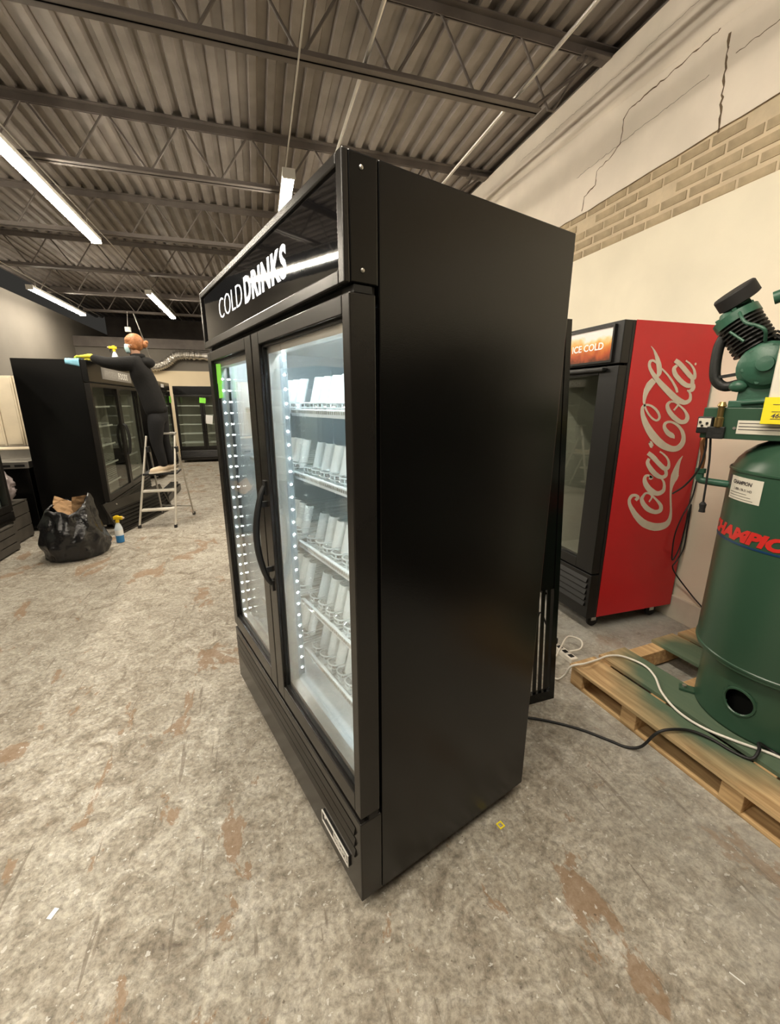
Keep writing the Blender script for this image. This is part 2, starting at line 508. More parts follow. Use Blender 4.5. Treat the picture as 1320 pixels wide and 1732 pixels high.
FRONT = Matrix.Rotation(R(90), 4, 'X')         # text plane -> upright, facing -y
def front_at(x, y, z, rz=0.0):
    return Matrix.Translation((x, y, z)) @ Matrix.Rotation(rz, 4, 'Z') @ FRONT

def spline(pts, n=6):
    P = [Vector(p) for p in pts]
    Q = [2 * P[0] - P[1]] + P + [2 * P[-1] - P[-2]]
    out = []
    for i in range(len(P) - 1):
        a, b, c, d = Q[i:i + 4]
        for k in range(n):
            t = k / n
            out.append(0.5 * (2 * b + (c - a) * t + (2 * a - 5 * b + 4 * c - d) * t * t + (3 * b - a - 3 * c + d) * t ** 3))
    return out + [P[-1]]

def skin(name, verts, edges, radii, m, parent=None, sub=2, root=0):
    me = bpy.data.meshes.new(name)
    me.from_pydata([tuple(v) for v in verts], edges, [])
    o = bpy.data.objects.new(name, me)
    COL.objects.link(o)
    md = o.modifiers.new('skin', 'SKIN'); md.use_smooth_shade = True
    for i, r in enumerate(radii):
        sv = me.skin_vertices[0].data[i]
        sv.radius = r if isinstance(r, (tuple, list)) else (r, r)
        sv.use_root = (i == root)
    ss = o.modifiers.new('sub', 'SUBSURF'); ss.levels = sub; ss.render_levels = sub
    dg = bpy.context.evaluated_depsgraph_get()
    bpy.context.view_layer.update()
    new = bpy.data.meshes.new_from_object(o.evaluated_get(bpy.context.evaluated_depsgraph_get()))
    bpy.data.objects.remove(o); bpy.data.meshes.remove(me)
    new.name = name
    new.materials.clear()
    return place(name, new, m, parent, smooth='all')

# ------------------------------------------------------------------ the room shell
XW, XL, YB, YF, ZC = 2.80, -4.45, 13.5, -4.2, 4.15
fl = MB()
fl.box(XL - 0.3, XW + 0.3, YF - 0.3, 16.6, -0.12, 0.0)
struct(fl.build('floor', 'floor'))

# corrugated roof deck, ribs running along y
dk = MB()
P0, xs = 0.1524, []
x = XL - 0.3
while x < XW + 0.35:
    xs += [(x, 0.0), (x + 0.058, 0.0), (x + 0.074, 0.040), (x + 0.136, 0.040)]
    x += P0
vs, fs = [], []
for yy in (YF - 0.3, 16.6):
    vs += [(a, yy, ZC + h) for a, h in xs]
n = len(xs)
fs = [(i, i + 1, n + i + 1, n + i) for i in range(n - 1)]
dk.add(vs, fs)
ceiling = struct(dk.build('ceiling', 'deck'))

# right wall: lower plaster, brick strip laid bare, upper plaster
wr = struct(MB().box(XW, XW + 0.25, YF, 16.5, 0, 2.753).build('wall_right', 'plaster'))
MB().box(XW + 0.016, XW + 0.25, YF, 16.5, 2.753, 3.25).build('mortar_bed', 'mortar', wr)
rb = random.Random(3)
up = MB()
ys = [YF + 0.10 * i for i in range(int((16.5 - YF) / 0.10) + 1)]
def brk(y):   # broken lower edge of the upper plaster coat
    return 3.145 - 0.022 * (y - 1.9) + 0.011 * noise.noise((y * 3.1, 0, 0)) + 0.006 * noise.noise((y * 11, 2, 0)) if y < 6.5 else 3.045
vs, fs = [], []
for yy in ys:
    z = brk(yy)
    vs += [(XW, yy, z), (XW, yy, 4.09), (XW + 0.25, yy, 4.09), (XW + 0.018, yy, z + 0.012)]
for i in range(len(ys) - 1):
    a, b = 4 * i, 4 * i + 4
    fs += [(a, b, b + 1, a + 1), (a + 1, b + 1, b + 2, a + 2), (a + 3, b + 3, b, a)]
up.add(vs, fs)
up.build('upper_plaster', 'plaster_up', wr)
# thicker coat along the wall head
hb, vs, fs = MB(), [], []
for i, yy in enumerate(ys):
    z = 3.60 + 0.054 * min(yy, 8.5) + 0.008 * noise.noise((yy * 1.7, 5, 0))
    vs += [(XW - 0.001, yy, z - 0.045), (XW - 0.022, yy, z - 0.012), (XW - 0.026, yy, z + 0.02), (XW - 0.012, yy, z + 0.05), (XW - 0.012, yy, 4.092), (XW + 0.25, yy, 4.092)]
for i in range(len(ys) - 1):
    for k in range(5):
        fs.append((6 * i + k, 6 * i + 6 + k, 6 * i + 7 + k, 6 * i + 1 + k))
hb.add(vs, fs)
hb.build('plaster_band', 'plaster_up', wr, smooth=True)
# bricks, two shared meshes
bl, bh = 0.198, 0.060
bmesh_a = MB().box(0, 0.03, 0, bl, 0, bh)
bricks = []
for k in range(4):
    v = MB()
    j = lambda s: rb.uniform(-s, s)
    c = 0.004
    x0, x1, y0, y1, z0, z1 = -0.004, 0.02, 0.0 + j(.004), bl + j(.006), j(.003), bh + j(.003)
    v.add([(x1, y0, z0), (x1, y1, z0), (x1, y1, z1), (x1, y0, z1), (x0, y0 + c, z0 + c), (x0, y1 - c, z0 + c + j(.003)), (x0, y1 - c, z1 - c), (x0, y0 + c, z1 - c + j(.003))],
          [(4, 5, 6, 7), (0, 1, 5, 4), (1, 2, 6, 5), (2, 3, 7, 6), (3, 0, 4, 7)])
    me = v.data('brick'); me.materials.append(M['brick' if k % 2 else 'brick2']); bricks.append(me)
for row in range(5):
    z = 2.757 + row * 0.0765
    y = 0.9 + (0.106 if row % 2 else 0.0)
    while y < 5.3:
        if z + bh < brk(y + 0.1) + 0.045 and rb.random() > 0.05:
            o = place('brick', rb.choice(bricks), None, wr)
            o.location = (XW + 0.0145 + rb.uniform(-0.001, 0.0025), y, z)
        y += 0.212
# cracks in the upper plaster, thin dark fissures with ragged width
def crack(pts, w, seed):
    r = random.Random(seed)
    P = []
    for a, b in zip(pts[:-1], pts[1:]):
        k = max(2, int((Vector(b) - Vector(a)).length / 0.025))
        P += [Vector(a).lerp(Vector(b), i / k) + Vector((0, r.uniform(-.006, .006), r.uniform(-.006, .006))) for i in range(k)]
    P.append(Vector(pts[-1]))
    m = MB(); vs = []
    for i, p in enumerate(P):
        d = (P[min(i + 1, len(P) - 1)] - P[max(i - 1, 0)]).normalized()
        nn = Vector((0, -d.z, d.y)) * w * r.uniform(0.35, 1.3)
        vs += [p + nn, p - nn, p + nn * .5 + Vector((.006, 0, 0)), p - nn * .5 + Vector((.006, 0, 0))]
    m.add(vs, [f for i in range(len(P) - 1) for f in ((4*i, 4*i+1, 4*i+5, 4*i+4), (4*i, 4*i+4, 4*i+6, 4*i+2), (4*i+1, 4*i+3, 4*i+7, 4*i+5))])
    return m.build('crack', 'crack', wr)
X2 = XW - 0.0015
crack([(X2, 2.357, 3.55), (X2, 2.345, 3.35), (X2, 2.33, 3.12)], 0.0065, 1)
crack([(X2, 2.357, 3.62), (X2, 2.357, 3.55)], 0.008, 5)
crack([(X2, 2.42, 3.685), (X2, 2.72, 3.66), (X2, 3.08, 3.635), (X2, 3.12, 3.60), (X2, 3.125, 3.45), (X2, 3.21, 3.40), (X2, 3.35, 3.37), (X2, 3.36, 3.27), (X2, 3.48, 3.23), (X2, 3.49, 3.13)], 0.0042, 2)
crack([(X2, 2.0, 3.50), (X2, 2.3, 3.49)], 0.0016, 3)
crack([(X2, 2.45, 3.475), (X2, 3.12, 3.45), (X2, 3.6, 3.42)], 0.0011, 6)
crack([(X2 - .011, 1.9, 3.94), (X2 - .011, 3.2, 3.93), (X2 - .011, 4.5, 3.95)], 0.0008, 4)
bb = struct(MB().box(XW - 0.018, XW + 0.02, YF, 16.5, 0.0, 0.175).build('baseboard_right', 'base_white', bevel=0.004))

wl = struct(MB().box(XL - 0.2, XL, YF, 16.5, 0, 3.62).build('wall_left', 'wall_grey'))
MB().box(XL - 0.1, XL + 0.03, 7.2, 7.26, 2.0, 3.1).build('wall_pipe', 'joist', wl)
wb = struct(MB().box(XL, XW, YB, YB + 0.2, 2.38, 2.95).build('wall_back', 'wall_grey'))
MB().box(XL, XW, YB - 0.03, YB + 0.2, 0, 2.38).build('cream_dado', 'wall_cream', wb)
struct(MB().box(XL, XW, YB - 0.05, YB + 0.12, 2.95, 3.2).build('trim_1', 'joist'))
struct(MB().box(XL, XW, 16.4, 16.6, 0, ZC).build('wall_far', 'joist'))
struct(MB().box(XL, XW, YF - 0.2, YF, 0, ZC).build('wall_front', 'wall_grey'))

# ------------------------------------------------------------------ open-web steel joists
JY = [-2.20, -0.35, 1.50, 3.36, 5.21, 7.07, 8.92, 10.78, 12.63]
ordn = ['', '', '', 'nearest the camera, its end above the wall crack', 'second from the camera, passing just above the tall cooler', 'third from the camera, over the long left strip light', 'fourth from the camera, past the long left strip light', 'fifth from the camera, over the far strip lights', 'farthest from the camera, by the back wall']
proto = None
for i, yy in enumerate(JY):
    if i < 3: continue
    if proto is None:
        j = thing('roof_joist', '', 'steel joist', (0, yy, 0))
        m = MB()
        m.box(XL, XW + 0.08, -0.058, -0.006, 4.142, ZC); m.box(XL, XW + 0.08, 0.006, 0.058, 4.142, ZC)
        m.box(XL, XW + 0.08, -0.013, -0.006, 4.085, ZC); m.box(XL, XW + 0.08, 0.006, 0.013, 4.085, ZC)
        m.box(2.55, XW + 0.1, -0.055, 0.055, 4.085, 4.1)
        m.build('top_chord', 'joist', j)
        m = MB()
        m.box(XL + .6, 2.2, -0.052, -0.006, 3.662, 3.670); m.box(XL + .6, 2.2, 0.006, 0.052, 3.662, 3.670)
        m.box(XL + .6, 2.2, -0.013, -0.006, 3.662, 3.715); m.box(XL + .6, 2.2, 0.006, 0.013, 3.662, 3.715)
        m.build('bottom_chord', 'joist', j)
        x = -0.52 - 0.63 * 6
        k = 0
        while x < 2.1:
            m = MB()
            m.tube([(x, 0, 4.11), (x + 0.02, 0, 4.10), (x + 0.295, 0, 3.70), (x + 0.335, 0, 3.70), (x + 0.61, 0, 4.10), (x + 0.63, 0, 4.11)], 0.0105, 6)
            m.build('web_bar', 'joist', j)
            x += 0.63
        MB().tube([(2.17, 0, 3.70), (2.72, 0, 4.11)], 0.0125, 6).build('web_bar', 'joist', j)
        proto = j
    else:
        j = copy_tree(proto); j.location = (0, yy, 0)
    j['label'] = 'grey open-web steel roof joist ' + ordn[i]
    j['group'] = 'open-web roof joists'

# long conduits lying on the bottom chords, and cables above the lamp rows
for x, lab in ((0.85, 'bright metal conduit along the roof, left of the two near the right wall'), (2.0, 'bright metal conduit along the roof, nearest the right wall')):
    tag(MB().tube([(x, -4.0, 3.728), (x, 13.3, 3.728)], 0.013, 8).build('conduit', 'conduit', smooth=True), lab, 'conduit', 'metal conduits')
for x, lab in ((0.41, 'thin cable feeding the strip light behind the tall cooler'), (-1.78, 'thin cable joining the long left strip light and the far one'), (-3.68, 'thin cable running on from the farthest left strip light')):
    tag(MB().tube([(x, -3.9, 3.652), (x, 13.2, 3.652)], 0.006, 6).build('lamp_cable', 'conduit'), lab, 'cable', 'lamp cables')

# ------------------------------------------------------------------ strip lights
def lamp(x, y0, label):
    t = thing('strip_light', label, 'ceiling light', (x, y0, 3.45), 0, 'ceiling strip lights')
    L = 2.44
    MB().box(-0.055, 0.055, 0, L, 0.032, 0.075).build('housing', 'lamp_house', t, bevel=0.006)
    d = MB()
    prof = [(-0.052, 0.032), (-0.047, 0.010), (-0.030, 0.0), (0.030, 0.0), (0.047, 0.010), (0.052, 0.032)]
    vs = [(a, yy, z) for yy in (0.01, L - 0.01) for a, z in prof]
    d.add(vs, [(k, k + 1, k + 7, k + 6) for k in range(5)] + [tuple(range(6)), tuple(range(11, 5, -1))])
    d.build('diffuser', 'lamp', t)
    for s in (0.0, L):
        MB().box(-0.056, 0.056, s - 0.012, s + 0.012, -0.002, 0.077).build('end_cap', 'lamp_house', t, bevel=0.004)
    for s in (0.25, L - 0.25):
        MB().tube([(0, s, 0.07), (0, s, 0.2)], 0.003, 6).build('hanger', 'conduit', t)
    return t
lamp(0.41, 4.40, 'glowing strip light peeking over the header of the tall cooler')
lamp(-1.78, 4.28, 'long glowing strip light cut by the left edge of the photo')
lamp(-1.775, 9.37, 'glowing strip light above the person, beside the tall cooler header')
lamp(-3.68, 9.58, 'glowing strip light high on the left, above the black freezer')
lamp(-3.68, 4.40, 'strip light left of the frame, mirrored in the COLD DRINKS header')
lamp(-1.78, -0.80, 'added unseen strip light overhead left of the camera')  # this and the next two: unseen lamps added to light the near end
lamp(0.41, -0.75, 'added unseen strip light overhead right of the camera')
lamp(-3.68, -0.80, 'added unseen strip light overhead far left of the camera')

# flexible foil duct, hanging rod and sensor by the back wall
du = MB()
cp = spline([(-2.85, 13.33, 2.46), (-2.54, 13.33, 2.48), (-2.28, 13.33, 2.59), (-2.02, 13.33, 2.77), (-1.55, 13.33, 2.79), (-0.4, 13.33, 2.75)], 22)
du.tube(cp, [0.10 + 0.022 * ((k // 2) % 2) + 0.014 * noise.noise((k * .4, 0, 0)) for k in range(len(cp))], 14)
tag(du.build('flexible_duct', 'foil'), 'crinkled silver foil duct hanging on the back wall', 'duct')
tag(MB().tube([(-2.79, 12.63, 3.67), (-2.70, 12.63, 3.3), (-2.62, 13.30, 2.44)], 0.014, 8).build('hanging_rod', 'conduit'), 'thin pale rod slanting down beside the foil duct', 'rod')
tag(MB().box(-2.95, -2.83, 12.3, 12.38, 3.19, 3.30).tube([(-2.89, 12.34, 3.28), (-2.89, 12.5, 3.68)], 0.006, 6).build('ceiling_sensor', 'lamp_house', bevel=0.01), 'small white box under the roof above the person', 'sensor')

# ------------------------------------------------------------------ the tall two-door cooler
def caster(parent, x, y, r=0.025, top=0.06):
    c = MB().box(x - 0.022, x + 0.022, y - 0.028, y + 0.028, top - 0.008, top)
    c.box(x - 0.016, x - 0.012, y - 0.02, y + 0.02, r, top); c.box(x + 0.012, x + 0.016, y - 0.02, y + 0.02, r, top)
    o = c.build('caster', 'steel', parent)
    w = MB(); w.lathe([(r * .6, -0.010), (r, -0.008), (r, 0.008), (r * .6, 0.010)], 16, (x, y, r), 'X')
    w.build('caster_wheel', 'rubber', o, smooth=True)

TH = R(17.231)
CX, CY = 0.192, 0.9208
W, D = 1.3497, 0.7473
bx, by = math.cos(TH), math.sin(TH)
ax, ay = -by, bx
org = (CX + ax * W / 2, CY + ay * W / 2, 0.0)
RZ = TH - PI / 2
hw = W / 2
tc_ = thing('drinks_cooler', 'tall black two-door glass cooler with lit COLD DRINKS header', 'cooler', org, RZ)
def wpt(x, y, z):     # cooler-local -> world
    c, s = math.cos(RZ), math.sin(RZ)
    return (org[0] + c * x - s * y, org[1] + s * x + c * y, z)
ZB, ZT = 0.050, 2.0
for s in (-1, 1):
    MB().box(min(s * hw, s * (hw - 0.035)), max(s * hw, s * (hw - 0.035)), 0.075, D, ZB, ZT).build('side_panel', 'black', tc_, bevel=0.003)
MB().box(-hw + .035, hw - .035, D - 0.03, D - 0.004, ZB, ZT).build('back_panel', 'black', tc_)
MB().box(-hw + .035, hw - .035, 0.08, D - 0.03, ZT - 0.03, ZT - 0.002).build('roof_panel', 'black', tc_)
MB().box(-hw + .035, hw - .035, 0.08, D - 0.03, ZB + 0.01, ZB + 0.03).build('floor_pan', 'black', tc_)
# white liner: back, sides, floor and roof of the cold space
ln = MB()
lx, lz0, lz1, ly0, ly1 = hw - 0.036, 0.385, 1.76, 0.078, D - 0.05
ln.box(-lx, lx, ly1, ly1 + 0.01, lz0, lz1)
ln.box(-lx, -lx + 0.02, ly0, ly1, lz0, lz1); ln.box(lx - 0.02, lx, ly0, ly1, lz0, lz1)
ln.box(-lx, lx, ly0, ly1, lz0 - 0.012, lz0); ln.box(-lx, lx, ly0, ly1, lz1, lz1 + 0.01)
ln.build('liner', 'liner', tc_)
MB().box(-lx + .02, lx - .02, 0.078, 0.11, lz0, lz0 + 0.02).build('door_sill', 'liner', tc_, bevel=0.003)
# header
MB().box(-hw, hw, 0.006, 0.0735, 1.770, ZT).build('header_box', 'black', tc_, bevel=0.003)
hf = MB(); hf.frame(-hw, hw, 1.768, ZT, 0.026, 0.026, 0.029, 0.022, -0.008, 0.006)
hf.build('header_frame', 'black_front', tc_, bevel=0.003)
hp = MB().box(-hw + .026, hw - .026, -0.0005, 0.006, 1.797, ZT - .022).build('header_glass', 'black_gloss', tc_)
text('lettering', 'COLD', 0.106, 'lit_ink', hp, front_at(-0.046, -0.0012, 1.851), bold=-0.0020, depth=0.0004, align='RIGHT', fitw=0.318)
text('lettering', 'DRINKS', 0.106, 'lit_ink', hp, front_at(-0.028, -0.0012, 1.851), bold=0.0032, depth=0.0004, align='LEFT', space=1.12, fitw=0.378)
for y, z in ((0.035, 1.975), (0.035, 1.795)):
    MB().lathe([(0.0045, 0), (0.0045, 0.0015), (0.002, 0.0025)], 10, (hw, y, z), 'X').build('screw', 'steel', tc_)
MB().box(-hw + .01, hw - .01, 0.02, 0.07, 1.752, 1.772).build('header_lip', 'black_plastic', tc_)
# base: plinth box with three long louvre slats per side of centre
MB().box(-hw, hw, 0.0, 0.0735, ZB, 0.352).build('base_panel', 'black_front', tc_, bevel=0.004)
for k in range(3):
    z = 0.315 - k * 0.043
    s = MB(); s.add([(-hw + .03, -0.001, z - .030), (hw - .03, -0.001, z - .030), (hw - .03, -0.001, z), (-hw + .03, -0.001, z), (-hw + .03, -0.007, z - .024), (hw - .03, -0.007, z - .024), (hw - .03, -0.0015, z), (-hw + .03, -0.0015, z)],
                    [(0, 3, 2, 1), (4, 5, 6, 7), (0, 1, 5, 4), (3, 7, 6, 2), (0, 4, 7, 3), (1, 2, 6, 5)])
    s.build('louvre_slat', 'black_front', tc_)
MB().box(-hw, hw, 0.03, 0.06, 0.352, 0.372).build('base_gap', 'rubber', tc_)
bd = MB().box(0.415, 0.605, -0.006, 0.0, 0.118, 0.160).build('badge', 'black_plastic', tc_)
MB().frame(0.415, 0.605, 0.116, 0.162, 0.004, 0.004, 0.0035, 0.0035, -0.009, -0.005).build('badge_rim', 'white_metal', bd)
text('lettering', 'imbera', 0.036, 'white_metal', bd, front_at(0.594, -0.0072, 0.129), bold=0.0009, depth=0.001, align='RIGHT', sx=0.92)
MB().ball((0.437, -0.0065, 0.146), 0.006, 10, (1, .2, 1)).build('badge_dot', 'white_metal', bd)
for s in (-1, 1):
    for y in (0.12, 0.66):
        caster(tc_, s * (hw - 0.07), y)
# centre post with its LED rails
MB().box(-0.082, 0.022, 0.074, 0.090, lz0, lz1).build('centre_post', 'led_rail', tc_, bevel=0.004)
def led_strip(x, y, nx, name_parent, z0, z1, n, ny=0.0, glow=False, r=0.012):
    """vertical rail with a diffuser and a row of chips, aimed along (nx, ny)"""
    rail = MB().box(x - r, x + r, y - r, y + r, z0 - 0.01, z1 + 0.01).build('led_rail', 'led_rail', name_parent)
    m, d = MB(), MB()
    off = r + 0.0005
    dx, dy = nx * off, ny * off
    tx, ty = (-ny, nx)
    def slab(mb, w, za, zb, push):
        px, py = x + nx * (off + push), y + ny * (off + push)
        qx, qy = x + nx * off, y + ny * off
        mb.add([(qx + tx * w, qy + ty * w, za), (qx - tx * w, qy - ty * w, za), (qx - tx * w, qy - ty * w, zb), (qx + tx * w, qy + ty * w, zb),
                (px + tx * w, py + ty * w, za), (px - tx * w, py - ty * w, za), (px - tx * w, py - ty * w, zb), (px + tx * w, py + ty * w, zb)],
               [(4, 5, 6, 7), (0, 1, 5, 4), (1, 2, 6, 5), (2, 3, 7, 6), (3, 0, 4, 7)])
    slab(m, 0.0055, z0, z1, 0.0015)
    m.build('led_diffuser', 'led' if glow else 'led_rail', rail)
    st = (z1 - z0) / n
    for k in range(n):
        za = z0 + st * (k + .5)
        slab(d, 0.0026, za - 0.0028, za + 0.0028, 0.003)
    d.build('led_chip', 'led_dot', rail)
led_strip(-0.062, 0.104, -0.35, tc_, 0.43, 1.70, 26, 0.94)
led_strip(0.002, 0.104, 1, tc_, 0.43, 1.70, 26)
led_strip(-0.590, 0.034, 1, tc_, 0.46, 1.66, 24, 0, r=0.009)
led_strip(0.612, 0.100, -0.8, tc_, 0.43, 1.70, 26, 0.6, True)  # out-of-sight strip, added as a continuous glow to brighten the interior
# unseen top lamp, added to keep the cold space bright
tl = MB().box(-0.58, 0.58, 0.085, 0.12, 1.742, 1.758).build('added_led_rail', 'led_rail', tc_)
MB().box(-0.57, 0.57, 0.095, 0.11, 1.739, 1.742).build('led_diffuser', 'led', tl)
# doors
def big_door(x0, x1, hinge_right):
    d = MB()
    l, r = (0.072, 0.034) if hinge_right else (0.062, 0.072)
    z0, z1 = 0.376, 1.752
    d.frame(x0, x1, z0, z1, l, r, 0.064, 0.040, 0.0, 0.064)
    o = d.build('door', 'black_front', tc_, bevel=0.003)
    MB().frame(x0 + l - .001, x1 - r + .001, z0 + .063, z1 - .039, 0.009, 0.009, 0.009, 0.009, 0.012, 0.060).build('glazing_bead', 'black_plastic', o)
    MB().frame(x0 + l + .008, x1 - r - .008, z0 + .072, z1 - .048, 0.013, 0.013, 0.02, 0.02, 0.024, 0.058).build('inner_frame', 'steel', o)
    g = MB().box(x0 + l, x1 - r, 0.016, 0.020, z0 + .064, z1 - .04)
    g.build('glass', 'glass', o)
    g = MB().box(x0 + l, x1 - r, 0.046, 0.050, z0 + .064, z1 - .04)
    g.build('glass', 'glass', o)
    MB().frame(x0 + .02, x1 - .02, z0 + .02, z1 - .02, 0.02, 0.02, 0.02, 0.02, 0.064, 0.073).build('gasket', 'rubber', o)
    # bowed pull handle on the stile by the centre
    if hinge_right:
        hx = x0 + 0.034
        pts = spline([(hx, -0.004, 1.245), (hx, -0.022, 1.205), (hx, -0.040, 1.13), (hx, -0.046, 1.055), (hx, -0.040, 0.98), (hx, -0.022, 0.905), (hx, -0.004, 0.870)], 6)
        h = MB().tube(pts, [0.009 + 0.003 * math.sin(PI * k / (len(pts) - 1)) for k in range(len(pts))], 10)
        h.box(hx - 0.014, hx + 0.014, -0.006, 0.004, 1.215, 1.265); h.box(hx - 0.014, hx + 0.014, -0.006, 0.004, 0.845, 0.885)
        h.box(hx - 0.005, hx + 0.005, -0.030, 0.002, 0.92, 0.94); h.box(hx - 0.005, hx + 0.005, -0.030, 0.002, 1.17, 1.19)
        h.build('handle', 'black_plastic', o, smooth=True)
    # hinge bracket
    hx = x1 if hinge_right else x0
    s = 1 if hinge_right else -1
    MB().box(min(hx, hx - s * .05), max(hx, hx - s * .05), 0.012, 0.055, z1, z1 + 0.014).build('hinge', 'black_plastic', o)
    return o
big_door(0.004, hw + 0.004, True)
big_door(-hw - 0.0, -0.004, False)
# shelves: wire deck with a slotted price rail
SZ = [1.497, 1.262, 0.985, 0.730, 0.500]
sname = ['top', 'second', 'third', 'fourth', 'lowest']
for side in (-1, 1):
    x0, x1 = (-0.028, 0.612) if side > 0 else (-0.612, -0.085)
    for z in SZ:
        s = MB()
        for k in range(22):
            x = x0 + (x1 - x0) * k / 21
            s.box(x - .0016, x + .0016, 0.155, 0.66, z - 0.003, z)
        for y in (0.20, 0.36, 0.52, 0.655):
            s.box(x0, x1, y, y + 0.005, z - 0.008, z - 0.003)
        o = s.build('wire_shelf', 'shelf', tc_)
        MB().box(x0, x1, 0.138, 0.150, z - 0.012, z + 0.014).build('price_rail', 'shelf', o, bevel=0.002)
        t = MB()
        for k in range(44):
            x = x0 + (x1 - x0) * (k + .5) / 44
            t.box(x - .0032, x + .0032, 0.1355, 0.139, z - 0.001, z + 0.009)
        t.build('rail_slot', 'steel', o)
    for y in (0.2, 0.6):
        p = MB()
        xx = x1 if side > 0 else x0
        p.box(xx - .008, xx + .008, y, y + .025, 0.43, 1.70).build('shelf_standard', 'liner', tc_)
# one bottle pusher lane: track, side dividers, curved front stop, spring coil, concave paddle
def lane(label):
    t = thing('bottle_pusher', label, 'shelf pusher', (0, 0, 0), RZ, 'clear bottle pusher lanes on the cooler shelves')
    m = MB()
    m.box(-0.027, -0.022, 0.0, 0.47, 0.0, 0.006); m.box(0.022, 0.027, 0.0, 0.47, 0.0, 0.006); m.box(-0.007, 0.007, 0.0, 0.47, 0.0, 0.007)
    for y in (0.0, 0.15, 0.3, 0.46):
        m.box(-0.027, 0.027, y, y + 0.01, 0.0, 0.004)
    m.build('track', 'clear_edge', t)
    m = MB()
    n = 8
    vs = []
    for k in range(n + 1):      # concave paddle, leaning back
        a = PI * k / n
        x = -0.028 * math.cos(a); y = 0.052 - 0.020 * math.sin(a)
        for dz, lean in ((0.012, 0.0), (0.125, 0.030)):
            vs += [(x, y + lean, dz), (x * .93, y + lean + 0.003, dz)]
    fs = []
    for k in range(n):
        a, b = 4 * k, 4 * k + 4
        fs += [(a, b, b + 2, a + 2), (a + 1, a + 3, b + 3, b + 1), (a + 2, b + 2, b + 3, a + 3)]
    m.add(vs, fs)
    m.build('paddle', 'clear', t, smooth=True)
    m = MB()
    n = 9
    pts = [(-0.029 * math.cos(PI * k / n), 0.022 - 0.020 * math.sin(PI * k / n), 0.034) for k in range(n + 1)]
    m.tube(pts, 0.0032, 6)
    pts = [(-0.029 * math.cos(PI * k / n), 0.022 - 0.020 * math.sin(PI * k / n), 0.018) for k in range(n + 1)]
    m.tube(pts, 0.0022, 6)
    for s in (-1, 1):
        m.tube([(s * 0.029, 0.022, 0.034), (s * 0.029, 0.44, 0.030), (s * 0.029, 0.45, 0.004)], 0.0022, 6)
        m.tube([(s * 0.015, 0.006, 0.034), (s * 0.015, 0.006, 0.0)], 0.0028, 6)
    m.build('front_stop', 'clear_edge', t, smooth=True)
    m = MB()
    pts = [(-0.02 + 0.04 * k / 30, 0.018 + 0.011 * math.cos(k * 1.25), 0.024 + 0.014 * math.sin(k * 1.25)) for k in range(31)]
    m.tube(pts, 0.0017, 5)
    m.build('coil_spring', 'chrome', t, smooth=True)
    return t
lane0 = None
nth = ['nearest the centre post', 'second from the centre post', 'third from the centre post', 'fourth from the centre post', 'fifth from the centre post', 'sixth from the centre post', 'seventh from the centre post', 'eighth from the centre post']
rl = random.Random(11)
for si, z in enumerate(SZ):
    for side in (1, -1):
        for k in range(8 if side > 0 else 7):
            x = 0.020 + 0.072 * k if side > 0 else -0.124 - 0.072 * k
            lab = 'clear bottle pusher on the %s shelf behind the %s door, %s' % (sname[si], 'near' if side > 0 else 'far', nth[k])
            if lane0 is None:
                lane0 = lane(lab); o = lane0
            else:
                o = copy_tree(lane0); o['label'] = lab
            o.location = wpt(x, 0.158 + rl.uniform(-.002, .004), z)
            o.rotation_euler = (0, 0, RZ + rl.uniform(-.03, .03))
# lime tags stuck inside the far door
for k, (x, z, w, h, lab) in enumerate(((-0.552, 1.655, 0.082, 0.085, 'lime green paper tag on the far cooler door, upper one'), (-0.556, 1.585, 0.064, 0.066, 'lime green paper tag on the far cooler door, lower one'))):
    g = MB().box(-w / 2, w / 2, -0.0008, 0.0006, -h / 2, h / 2)
    o = g.build('paper_tag', 'green_tag'); tag(o, lab, 'paper tag', 'lime tags on the cooler door')
    o.location = wpt(x, 0.0155, z); o.rotation_euler = (0, R(4 - 6 * k), RZ)

